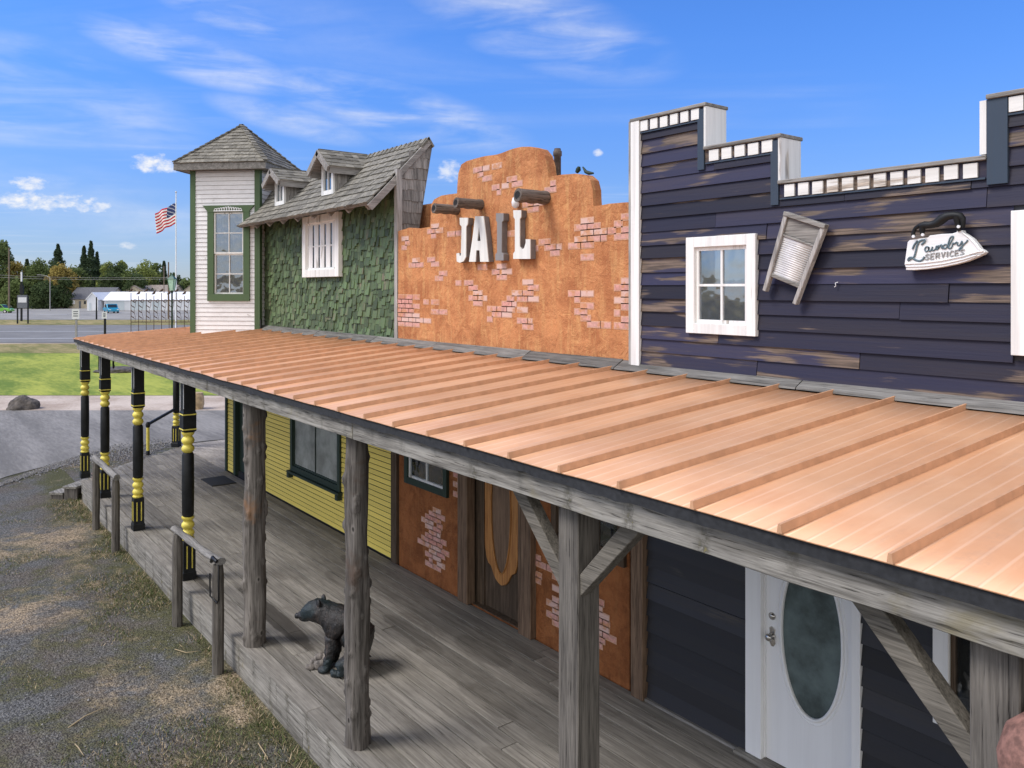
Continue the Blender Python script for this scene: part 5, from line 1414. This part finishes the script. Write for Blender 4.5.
# ------------------------------------------------------------------ middle distance
def boulder(px, py, w, h, seed, lab):
    p = at_z(px, py); mb = MB(); bm = bmesh.new(); bmesh.ops.create_icosphere(bm, subdivisions=4, radius=1)
    vs = []
    for q in bm.verts:
        n = q.co.copy(); k = 1+.22*noise.noise(n*1.3+Vector((seed, 0, 0)))+.07*noise.noise(n*4+Vector((seed, 0, 0)))
        z = n.z*k*h; 
        vs.append(FR @ Vector((n.x*k*w, n.y*k*w*.8, 0))+Vector((p.x, p.y, GZ+max(-.05, z*.95+.05))))
    mb.add(vs, [tuple(v.index for v in f.verts) for f in bm.faces], False); bm.free()
    return tag(mb.build('boulder', 'rock', origin=p), lab, 'boulder')
boulder(22.5, 409, .56, .46, 1, 'dark lone boulder on the pale dirt strip before the lawn')
boulder(118, 372, 1.2, .25, 4, 'low dark rock pile on the lawn behind the turned posts')
p = at_z(196, 409); mb = MB(); mb.lathe([(.26, GZ), (.30, GZ+.2), (.28, GZ+.5), (.24, GZ+.62)], p.x, p.y, 14)
tag(mb.build('tree_stump', 'jute', origin=p), 'pale round stump on the dirt behind the nearest turned post', 'stump')

M['rust'] = plain('rusty_iron', (.10, .06, .045), .8, .4, .3)
M['verdi'] = plain('green_lantern_metal', (.05, .12, .09), .5)
M['lampglass'] = plain('milky_lamp_glass', (.45, .62, .52), .3)
M['pole'] = plain('grey_pole', (.30, .29, .28), .8); M['woodpole'] = plain('utility_pole_wood', (.16, .12, .09), .9)
M['signface'] = plain('white_sign_face', (.62, .63, .65), .6, var=.05)
M['signgrey'] = plain('grey_sign_face', (.12, .13, .15), .6)
M['bluecar'] = plain('blue_car_paint', (.02, .26, .42), .25, .1, .05, bump=0); M['greencar'] = plain('green_car_paint', (.17, .42, .07), .3, .1, .05, bump=0)
M['tyre'] = plain('tyre_rubber', (.02, .02, .02), .9); M['carglass'] = plain('car_glass', (.02, .03, .04), .08)
M['shed'] = plain('white_shed_siding', (.66, .68, .72), .6, var=.05, scale=1); M['shedroof'] = plain('white_shed_roof', (.80, .80, .80), .5, var=.04, scale=1)
M['sheddoor'] = plain('pale_shed_door', (.50, .56, .60), .6, var=.05); M['houseroof'] = plain('grey_shingle_roof', (.11, .11, .12), .9, var=.2, scale=3)
M['housewall'] = plain('beige_house_wall', (.46, .40, .30), .9, var=.15, scale=2); M['brownroof'] = plain('brown_shingle_roof', (.26, .22, .19), .9, var=.2, scale=3)

def glass_fence():
    f = 60; r0, r1 = (131-512)/F*f, (192-512)/F*f
    t = thing('iron_fence', 'tall rusty ornamental iron fence with birds and curled leaves beyond the porch roof', 'fence', frp((r0+r1)/2, f, GZ))
    random.seed(61); n = 8
    for k in range(n+1):
        r = r0+(r1-r0)*k/n; mb = MB(FR); mb.box(r-.018, r+.018, f-.018, f+.018, GZ, zof(296 if k % 2 else 293, f)); mb.build('upright', M['rust'], t)
        # bird or cone finial
        z = zof(294 if k % 2 else 291.5, f); mb = MB(FR); mb.tube([(r-.16, f, z-.02), (r-.05, f, z+.04), (r+.03, f, z+.08), (r+.08, f, z+.18), (r+.15, f, z+.16)], [.02, .07, .09, .06, .015], 8); mb.build('bird_finial', M['rust'], t)
    for zz in (zof(300.5, f), zof(322, f)):
        mb = MB(FR); mb.box(r0, r1, f-.02, f+.02, zz-.03, zz+.03); mb.build('cross_bar', M['rust'], t)
    for k in range(n):
        r = r0+(r1-r0)*(k+.5)/n; z = zof(322, f)
        mb = MB(FR); pts = [(r+.05*math.sin(i*.7), f, z+i*.12) for i in range(14)]; mb.tube(pts, .013, 5)
        for j in range(0, 7, 2):
            zz = z+.25+j*.2; s = 1 if j % 2 else -1
            mb.tube([(r, f, zz), (r+s*.10, f-.02, zz+.09), (r+s*.22, f-.02, zz+.16), (r+s*.27, f, zz+.26)], [.010, .04, .03, .006], 6)
        mb.tube([(r+.16*math.cos(a)*(1-a/12), f, z+1.55+.16*math.sin(a)*(1-a/12)) for a in [i*.5 for i in range(18)]], .02, 5)
        mb.build('leaf_scroll', M['rust'], t)
glass_fence()
def lantern():
    f = 45; r = (172-512)/F*f
    t = thing('street_lantern', 'green street lantern on a dark post behind the iron fence', 'lantern', frp(r, f, GZ))
    T = FR @ Matrix.Translation((r, f, 0))
    z0, z1 = zof(290.5, f), zof(277, f)
    mb = MB(T); mb.lathe([(.11, GZ), (.09, GZ+.3), (.055, GZ+.5), (.045, z0-.15), (.09, z0-.05), (.05, z0)], 0, 0, 12); mb.build('post', M['dgreen'], t)
    mb = MB(T); mb.lathe([(.10, z0), (.17, z1-.12)], sides=4); mb.build('lamp_glass', M['lampglass'], t)
    mb = MB(T); mb.lathe([(.21, z1-.12), (.12, z1), (.04, z1+.08), (.02, z1+.16)], sides=4); mb.build('lamp_cap', M['verdi'], t)
    mb = MB(T)
    for sx in (-1, 1):
        for sy in (-1, 1): mb.bar((sx*.105, sy*.105, z0), (sx*.175, sy*.175, z1-.12), .025, .025)
    mb.build('lamp_frame', M['verdi'], t)
lantern()
def pole(px, f, ptop, r_, m, lab, name='utility_pole', cat='pole', arms=0):
    r = (px-512)/F*f; T = FR @ Matrix.Translation((r, f, 0)); z = zof(ptop, f)
    t = thing(name, lab, cat, frp(r, f, GZ))
    mb = MB(T); mb.lathe([(r_, GZ), (r_*.7, z)], 0, 0, 10); mb.build('shaft', M[m], t)
    if arms: mb = MB(T); mb.box(-arms, arms, -.05, .05, z-.6, z-.45); mb.build('crossarm', M[m], t)
    return t
pole(9, 150, 248, .17, 'woodpole', 'tall wooden utility pole at the left edge behind the green car')
pole(168.5, 120, 262, .14, 'woodpole', 'wooden utility pole just left of the green lantern')
pole(168-4, 175, 266, .12, 'woodpole', 'thin far pole between the trees left of the lantern')
t = pole(50, 165, 278, .10, 'pole', 'grey street lamp with a curved arm in front of the trees', 'street_lamp', 'street lamp')
r = (50-512)/F*165; mb = MB(FR); z = zof(278, 165); mb.tube([(r, 165, z), (r-.7, 165, z+.45), (r-2.0, 165, z+.65)], .06, 6); mb.build('arm', M['pole'], t)
mb = MB(FR); mb.box(r-2.6, r-1.9, 164.8, 165.2, z+.58, z+.72); mb.build('lamp_head', M['pole'], t)
for (pa, ya, pb, yb, lab) in ((-60, 271, 168, 277.5, 'upper wire strung between the wooden utility poles above the sheds'), (-60, 273.5, 168, 279, 'lower wire strung between the wooden utility poles above the sheds')):
    f = 150; f2 = 120; a = pf(pa, f, zof(ya, f)); b = pf(pb, f2, zof(yb, f2)); mb = MB(); n = 10
    mb.tube([a.lerp(b, i/n)-Vector((0, 0, .5*math.sin(math.pi*i/n))) for i in range(n+1)], .017, 4)
    tag(mb.build('power_line', 'pole', origin=a), lab, 'wire')

def flagpole():
    f = 75; r = (176-512)/F*f; z1 = zof(193, f); T = FR @ Matrix.Translation((r, f, 0))
    t = thing('flagpole', 'tall white flagpole standing left of the tower', 'flagpole', frp(r, f, GZ))
    mb = MB(T); mb.lathe([(.085, GZ), (.07, 5), (.045, z1)], 0, 0, 12); mb.build('shaft', M['white'], t)
    mb = MB(T); mb.lathe([(.01, z1), (.09, z1+.06), (.09, z1+.12), (.01, z1+.18)], 0, 0, 12); mb.build('ball', M['zinc'], t)
    # the flag: a waving sheet with its stripes and canton as materials by face
    H = 1.75; L = 2.3; zt = zof(203, f)
    nx, nz = 46, 26; vs = []
    def pt(i, j):
        u = i/nx; v = j/nz
        x = -.05-u*L*.80; droop = .95*u**1.1
        y = .16*math.sin(u*9+v*1.2)*u+.10*math.sin(u*17+v*3)*u
        return (x+.07*math.sin(v*3+u*5)*u, y, zt-v*H*1.12-droop+.04*math.sin(u*11+v*2))
    mt = {'flag_red': (.50, .012, .03), 'flag_white': (.80, .80, .80), 'flag_blue': (.02, .035, .13)}
    for k, c in mt.items(): M[k] = plain(k, c, .8, var=.06, bump=.05)
    mb = MB(T); mb.add([pt(i, j) for j in range(nz+1) for i in range(nx+1)], [(j*(nx+1)+i, j*(nx+1)+i+1, (j+1)*(nx+1)+i+1, (j+1)*(nx+1)+i) for j in range(nz) for i in range(nx)], True)
    o = mb.build('flag', M['flag_red'], None, origin=frp(r, f, zt)); tag(o, 'waving American flag with red and white stripes on the flagpole', 'flag')
    o.data.materials.append(M['flag_white']); o.data.materials.append(M['flag_blue'])
    for k, pl in enumerate(o.data.polygons):
        j, i = divmod(k, nx); s = j//2
        pl.material_index = 2 if (i < nx*.42 and s < 7) else (s % 2)
        if pl.material_index == 2 and (i*7+j*5) % 9 == 0: pl.material_index = 1
    sd2 = o.modifiers.new('s', 'SOLIDIFY'); sd2.thickness = .006
flagpole()

def roadsign():
    f = 104; t = thing('roadside_sign', 'dark board sign on two black legs beside the highway', 'sign', pf(22.7, f, GZ))
    X = lambda px: (px-512)/F*f
    for px in (17.5, 28): mb = MB(FR); mb.box(X(px)-.07, X(px)+.07, f-.07, f+.07, GZ, zof(296, f)); mb.build('leg', M['black'], t)
    mb = MB(FR); mb.box(X(17.8), X(27.7), f-.1, f-.04, zof(308, f), zof(295, f)); mb.build('board', M['signgrey'], t)
    mb = MB(FR); mb.box(X(18.6), X(27.0), f-.12, f-.10, zof(302.5, f), zof(297.3, f)); mb.build('white_panel', M['signface'], t)
    f2 = 112; t = thing('marquee_pole', 'slim dark post with a white top rising behind the board sign', 'sign', pf(21.5, f2, GZ))
    X2 = lambda px: (px-512)/F*f2
    mb = MB(FR); mb.box(X2(21.5)-.10, X2(21.5)+.10, f2-.1, f2+.1, GZ, zof(282, f2)); mb.build('shaft', M['black'], t)
    mb = MB(FR); mb.box(X2(20.2), X2(23.4), f2-.15, f2+.15, zof(294, f2), zof(285, f2)); mb.build('box_head', M['black'], t)
    mb = MB(FR); mb.box(X2(21.5)-.08, X2(21.5)+.08, f2-.08, f2+.08, zof(281.5, f2), zof(272, f2)); mb.build('white_top', M['white'], t)
roadsign()
def small_sign(px0, px1, y0, y1, f, m, lab, post='pole'):
    pc = (px0+px1)/2; t = thing('small_sign', lab, 'sign', pf(pc, f, GZ)); X = lambda px: (px-512)/F*f
    mb = MB(FR); mb.box(X(pc)-.07, X(pc)+.07, f-.05, f+.05, GZ, zof(y1, f)); mb.build('post', M[post], t)
    mb = MB(FR); mb.box(X(px0), X(px1), f-.09, f-.055, zof(y1, f), zof(y0, f)); b = mb.build('board', M[m], t)
    mb = MB(FR)
    for k in range(3):
        z = zof(y0+(y1-y0)*(.25+.22*k), f); mb.box(X(px0+1.4), X(px1-1.4), f-.094, f-.091, z-.04, z+.04)
    mb.build('text_lines', M['signgrey'], b)
small_sign(72.5, 80, 309, 319, 64, 'signface', 'white square sign on a post just beyond the left end of the roof')
small_sign(102.5, 107.5, 312, 318.5, 62, 'signface', 'smaller white sign on a dark post beneath the blue pickup', 'black')
pole(96.5, 118, 297, .12, 'black', 'short dark post standing before the white sheds', 'dark_post', 'post')

def car(px, f, wid, hgt, m, name, lab, cat, pickup=False, rot=0):
    r = (px-512)/F*f; t = thing(name, lab, cat, frp(r, f, GZ))
    T = FR @ Matrix.Translation((r, f, GZ)) @ Matrix.Rotation(R(rot), 4, 'Z')
    L, Wd = wid, 1.85; h = hgt
    cabx = (-.30, .22) if not pickup else (-.18, .22)
    prof = [(-L/2, .35), (-L/2, h*.52), (-L/2+.08, h*.58), (L*cabx[0], h*.60), (L*(cabx[0]+.06), h*.97), (L*(cabx[1]-.08), h), (L*(cabx[1]+.05), h*.62), (L/2-.15, h*.52), (L/2, h*.45), (L/2, .35)]
    mb = MB(T); mb.prism([prof], lambda u, v, d: Vector((u, d, v)), -Wd/2, Wd/2); mb.build('body', M[m], t, bevel=.08)
    mb = MB(T)
    mb.prism([[(L*(cabx[0]+.02), h*.64), (L*(cabx[0]+.07), h*.92), (L*(cabx[1]-.09), h*.94), (L*(cabx[1]+.02), h*.64)]], lambda u, v, d: Vector((u, d, v)), -Wd/2-.01, Wd/2+.01); mb.build('side_window', M['carglass'], t)
    mb = MB(T); a = L*cabx[1]; mb.hexa([(a+L*.05-.02, -Wd*.42, h*.64), (a+L*.05-.02, Wd*.42, h*.64), (a-L*.08+.05, Wd*.40, h*.95), (a-L*.08+.05, -Wd*.40, h*.95),
        (a+L*.05+.03, -Wd*.42, h*.64), (a+L*.05+.03, Wd*.42, h*.64), (a-L*.08+.10, Wd*.40, h*.95), (a-L*.08+.10, -Wd*.40, h*.95)]); mb.build('windscreen', M['carglass'], t)
    for sx in (-.31, .31):
        for sy in (-1, 1):
            Tw = T @ Matrix.Translation((sx*L, sy*(Wd/2-.08), .34)) @ Matrix.Rotation(R(90), 4, 'X')
            mb = MB(Tw); mb.lathe([(.2, -.11), (.33, -.11), (.34, 0), (.33, .11), (.2, .11)], 0, 0, 18); w = mb.build('wheel', M['tyre'], t)
            mb = MB(Tw); mb.lathe([(.19, -.12), (.19, .12)], 0, 0, 12); mb.build('rim', M['zinc'], w)
    for sy in (-1, 1):
        mb = MB(T); mb.box(L/2-.02, L/2+.02, sy*.65-.15, sy*.65+.15, h*.38, h*.46); mb.build('headlight', M['white'], t)
car(111, 150, 5.0, 1.75, 'bluecar', 'pickup_truck', 'blue pickup truck parked before the white shed door', 'truck', True, rot=-52)
car(0, 150, 4.4, 1.65, 'greencar', 'parked_car', 'bright green car parked at the left edge by the utility pole', 'car', rot=4)
car(-32, 155, 4.4, 1.5, 'white', 'parked_car', 'white car parked outside the frame', 'car') if False else None

def gable(name, px0, px1, ybase, yeave, yridge, depth, lab, mw, mr, end='left', cat='shed', doors=(), gend=None, ovh=.25, rot=0):
    """a gabled building with its ridge along the view's right vector; end wall drawn at the left"""
    f = (CAMZ-GZ)*F/(ybase-HZ); X = lambda px: (px-512)/F*f
    x0, x1 = X(px0), X(px1); ze, zr = zof(yeave, f), zof(yridge, f+depth/2)
    t = thing(name, lab, cat, frp((x0+x1)/2, f+depth/2, GZ))
    FR_ = FR @ Matrix.Translation((x0, f, 0)) @ Matrix.Rotation(R(rot), 4, 'Z') @ Matrix.Translation((-x0, -f, 0))
    if gend:   # ridge pointing at the camera: gable seen from the front
        xm = (x0+x1)/2; zr = zof(yridge, f)
        mb = MB(FR_); mb.prism([[(x0, GZ), (x1, GZ), (x1, ze), (xm, zr), (x0, ze)]], lambda u, v, d: Vector((u, d, v)), f, f+depth); mb.build('wall', M[mw], t)
        mb = MB(FR_)
        for a, b in ((x0-ovh, xm), (x1+ovh, xm)):
            za = ze-ovh*(zr-ze)/(xm-x0); mb.hexa([(a, f-.2, za+.02), (a, f+depth+.2, za+.02), (b, f+depth+.2, zr+.02), (b, f-.2, zr+.02), (a, f-.2, za+.14), (a, f+depth+.2, za+.14), (b, f+depth+.2, zr+.16), (b, f-.2, zr+.16)])
        mb.build('roof', M[mr], t)
    else:
        y0, y1, ym = f, f+depth, f+depth/2
        mb = MB(FR_); mb.prism([[(y0, GZ), (y1, GZ), (y1, ze), (ym, zr), (y0, ze)]], lambda u, v, d: Vector((d, u, v)), x0, x1); mb.build('wall', M[mw], t)
        mb = MB(FR_)
        for a, b in ((y0-ovh, ym), (y1+ovh, ym)):
            za = ze-ovh*(zr-ze)/(ym-y0); mb.hexa([(x0-ovh, a, za+.02), (x1+ovh, a, za+.02), (x1+ovh, b, zr+.02), (x0-ovh, b, zr+.02), (x0-ovh, a, za+.14), (x1+ovh, a, za+.14), (x1+ovh, b, zr+.16), (x0-ovh, b, zr+.16)])
        mb.build('roof', M[mr], t)
    for (a, b, ya, yb, nm, mm) in doors:
        mb = MB(FR_); mb.box(X(a), X(b), f-.06, f-.01, max(GZ, zof(yb, f)), zof(ya, f)); mb.build(nm, M[mm], t)
gable('storage_shed', 87, 98, 310.8, 299, 293, 9, 'smaller white gabled shed at the left end of the row', 'shed', 'shedroof', gend=True, doors=((89, 91, 303, 311, 'door', 'sheddoor'),))
gable('storage_shed', 104, 215, 310.6, 300.5, 292.5, 11, 'long white shed with roll up doors and a white roof behind the blue pickup', 'shed', 'shedroof',
      rot=11, doors=((106, 123, 301, 311, 'roller_door', 'sheddoor'), (130, 144, 301.5, 311, 'roller_door', 'sheddoor'), (149, 157, 302, 311, 'roller_door', 'sheddoor')))
gable('grey_house', 68, 108, 308.6, 299, 288, 9, 'low beige house with a grey shingle roof behind the sheds', 'housewall', 'houseroof', cat='house',
      doors=((72, 75, 300.5, 304, 'window', 'white'), (79, 81, 301, 308.5, 'door', 'signgrey'), (84, 86, 301, 304, 'window', 'carglass')))
gable('brown_house', 116, 152, 307, 296, 286, 12, 'brown roofed house rising above the long shed on the left', 'housewall', 'brownroof', cat='house', gend=True)
gable('brown_house', 142, 170, 306.6, 295, 285.5, 10, 'brown roofed house rising above the long shed left of the lantern', 'housewall', 'brownroof', cat='house')
gable('brown_house', 180, 205, 307.4, 294, 284, 9, 'brown roofed house with a gable right of the flagpole', 'housewall', 'brownroof', cat='house', gend=True)
random.seed(5)
for i, (px, w, lab) in enumerate(((41.5, 4, 'low dark shrub at the foot of the street lamp, left'), (57, 6, 'low brownish shrub right of the street lamp foot'), (63.5, 4, 'low brown shrub at the left wall of the grey house'))):
    f = 190; r = (px-512)/F*f; mb = MB(FR)
    for _ in range(260):
        a = Vector((random.gauss(0, .4)*w*.24*1.6, random.gauss(0, .5), abs(random.gauss(0, .5))))+Vector((r, f, GZ)); q = [Vector((random.uniform(-.15, .15), random.uniform(-.15, .15), random.uniform(-.15, .15))) for _ in range(3)]
        mb.add([a+q[0], a+q[1], a+q[2]], [(0, 1, 2)])
    t = thing('shrub', lab, 'shrub', frp(r, f, GZ)); mb.build('foliage', M['straw'] if i else M['blade'], t)

# ------------------------------------------------------------------ trees
def m_leaf(name, a, b):
    m, g = principled(name); rnd = g('ShaderNodeNewGeometry', out=8); o = g('ShaderNodeTexCoord', out=3)
    n = g.noise(o, .35, 3, .6)
    c = g.mix(g.math('ADD', g.math('MULTIPLY', rnd, .5), g.math('MULTIPLY', g.ramp(n, .35, .65), .5)), a, b)
    d = g('ShaderNodeBsdfDiffuse', {'Color': c}); t = g('ShaderNodeBsdfTranslucent', {'Color': c})
    g('ShaderNodeOutputMaterial', {'Surface': g('ShaderNodeMixShader', {0: .3, 1: d, 2: t})}); return m
LEAF = {'dark': m_leaf('dark_leaves', (.05, .075, .035), (.12, .16, .07)), 'mid': m_leaf('green_leaves', (.09, .125, .045), (.21, .26, .10)),
        'lime': m_leaf('light_leaves', (.18, .225, .06), (.36, .40, .14)), 'gold': m_leaf('autumn_leaves', (.24, .19, .055), (.46, .36, .12)), 'con': m_leaf('conifer_needles', (.045, .07, .045), (.10, .14, .075))}
M['bark'] = plain('tree_bark', (.12, .095, .075), .95, var=.4)
def tree(px, f, ptop, wpx, kind_, seed, lab, cat='tree'):
    random.seed(seed)
    r0 = (px-512)/F*f; H = (zof(ptop, f)-GZ)*1.03; w = wpx*(2.0 if kind_ == 'con' else 1.3)/F*f
    con = kind_ == 'con'
    t = thing('conifer_tree' if con else 'broadleaf_tree', lab, cat, frp(r0, f, GZ), 'trees along the far side of the car park')
    base = Vector((r0, f, GZ)); mb = MB(FR)
    if con: mb.tube([base, base+Vector((0, 0, H*.97))], [.28, .04], 8)
    else:
        mb.tube([base, base+Vector((.1, 0, H*.3)), base+Vector((0, .2, H*.75))], [.34, .24, .06], 8)
        for k in range(5):
            a = random.uniform(0, 6.28); z = H*random.uniform(.22, .5); e = Vector((math.cos(a)*w*.34, math.sin(a)*w*.34, z+H*.25))
            mb.tube([base+Vector((0, 0, z)), base+e*.6+Vector((0, 0, z*.4)), base+e], [.14, .09, .03], 6)
    mb.build('trunk', M['bark'], t)
    mb = MB(FR)
    def leaf(c, s):
        q = [Vector((random.uniform(-1, 1), random.uniform(-1, 1), random.uniform(-1, 1))).normalized()*s*random.uniform(.6, 1.2) for _ in range(3)]
        mb.add([c+q[0], c+q[1], c+q[2], c-(q[0]+q[2])*.4], [(0, 1, 2, 3)])
    if con:
        n = 2600
        for _ in range(n):
            u = random.random()**.75; z = H*(.06+.92*u); rad = w*.5*(1-u)**.85*(1+.22*math.sin(z*2.6+seed))*math.sqrt(random.random())
            a = random.uniform(0, 6.28); leaf(base+Vector((math.cos(a)*rad, math.sin(a)*rad, z-rad*.25)), .42)
    else:
        cl = []
        for _ in range(34):
            a = random.uniform(0, 6.28); u = random.random(); zz = .10+.86*u; prof = math.sin(math.pi*min(1, (zz+.05)))**.55
            rr = w*.5*prof*math.sqrt(random.uniform(.1, 1))*.85
            cl.append((base+Vector((math.cos(a)*rr, math.sin(a)*rr, H*zz*.95)), random.uniform(.13, .24)*min(w, H)*1.15))
        for c, s in cl:
            for _ in range(105):
                d = Vector((random.gauss(0, 1), random.gauss(0, 1), random.gauss(0, .8))).normalized()*s*random.random()**.4
                leaf(c+d, .42)
    mb.build('crown', LEAF[kind_], t)
TREES = [(-8, 190, 240, 30, 'mid', 'green tree cut off by the left edge of the picture'), (2, 200, 238, 18, 'mid', 'green tree behind the tall utility pole at the left edge'), (15, 195, 262, 20, 'gold', 'autumn yellow tree right of the tall utility pole'),
         (27, 215, 260, 9, 'con', 'small conifer tip beside the slim sign post'), (20, 185, 280, 30, 'mid', 'low green tree behind the board sign'), (38, 195, 262, 26, 'mid', 'green tree left of the street lamp'), (47, 205, 258, 22, 'dark', 'dark green tree behind the street lamp'),
         (58, 225, 245, 17, 'con', 'pointed conifer rising behind the golden tree'), (60, 190, 265, 24, 'gold', 'golden brown tree right of the street lamp'), (46, 182, 284, 30, 'dark', 'low dark tree behind the street lamp foot'), (64, 185, 278, 14, 'dark', 'dark tree touching the left end of the grey house'),
         (75, 215, 268, 22, 'mid', 'olive green tree above the left half of the grey roof'), (84, 222, 247, 10, 'con', 'left spire of the tall twin conifer'), (91, 222, 242, 11, 'con', 'tallest conifer, the middle spire above the grey roof'), (97, 224, 253, 8, 'con', 'shorter right spire of the tall conifer'),
         (101, 235, 266, 16, 'mid', 'green tree just right of the tall conifer'), (108, 215, 262, 14, 'lime', 'pale yellow green tree with thin top'), (118, 215, 266, 24, 'dark', 'dark tree behind the long shed, left of centre'), (112, 205, 275, 18, 'dark', 'low dark tree right behind the long shed roof'),
         (130, 212, 268, 22, 'mid', 'green tree above the brown gable roof'), (145, 214, 261, 22, 'lime', 'bright light green tree above the long shed'), (156, 222, 264, 18, 'mid', 'green tree left of the lantern'), (138, 205, 276, 20, 'dark', 'low dark tree under the light green one'),
         (164, 225, 262, 6, 'con', 'thin conifer left of the lantern'), (174, 218, 274, 14, 'dark', 'dark tree behind the green lantern'), (186, 225, 281, 12, 'mid', 'low tree left of the tower corner board'), (122, 240, 260, 10, 'lime', 'pale tree top left of the light green tree'),
         (198, 215, 276, 18, 'mid', 'green tree hidden mostly behind the tower'), (-24, 200, 250, 26, 'dark', 'dark tree beyond the left edge')]
for i, (px, f, pt_, w, k, lab) in enumerate(TREES):
    if px < -15 or px > 195: continue
    tree(px, f, pt_, w, k, 100+i, lab)
# the far-off wood behind the tree line, one mass
random.seed(77)
mb = MB(FR)
for i in range(15000):
    r = random.uniform(-420, 160); f = random.uniform(275, 300)
    h = 8.0+3.5*noise.noise(Vector((r*.035, 2, 0)))+2.0*noise.noise(Vector((r*.14, 5, 0)))
    c = Vector((r, f, GZ+h*random.random()**.7)); q = [Vector((random.uniform(-1, 1), random.uniform(-1, 1), random.uniform(-1, 1)))*1.3 for _ in range(3)]
    mb.add([c+q[0], c+q[1], c+q[2], c-(q[0]+q[2])*.4], [(0, 1, 2, 3)])
kind(mb.build('distant_wood', LEAF['mid']), 'stuff')
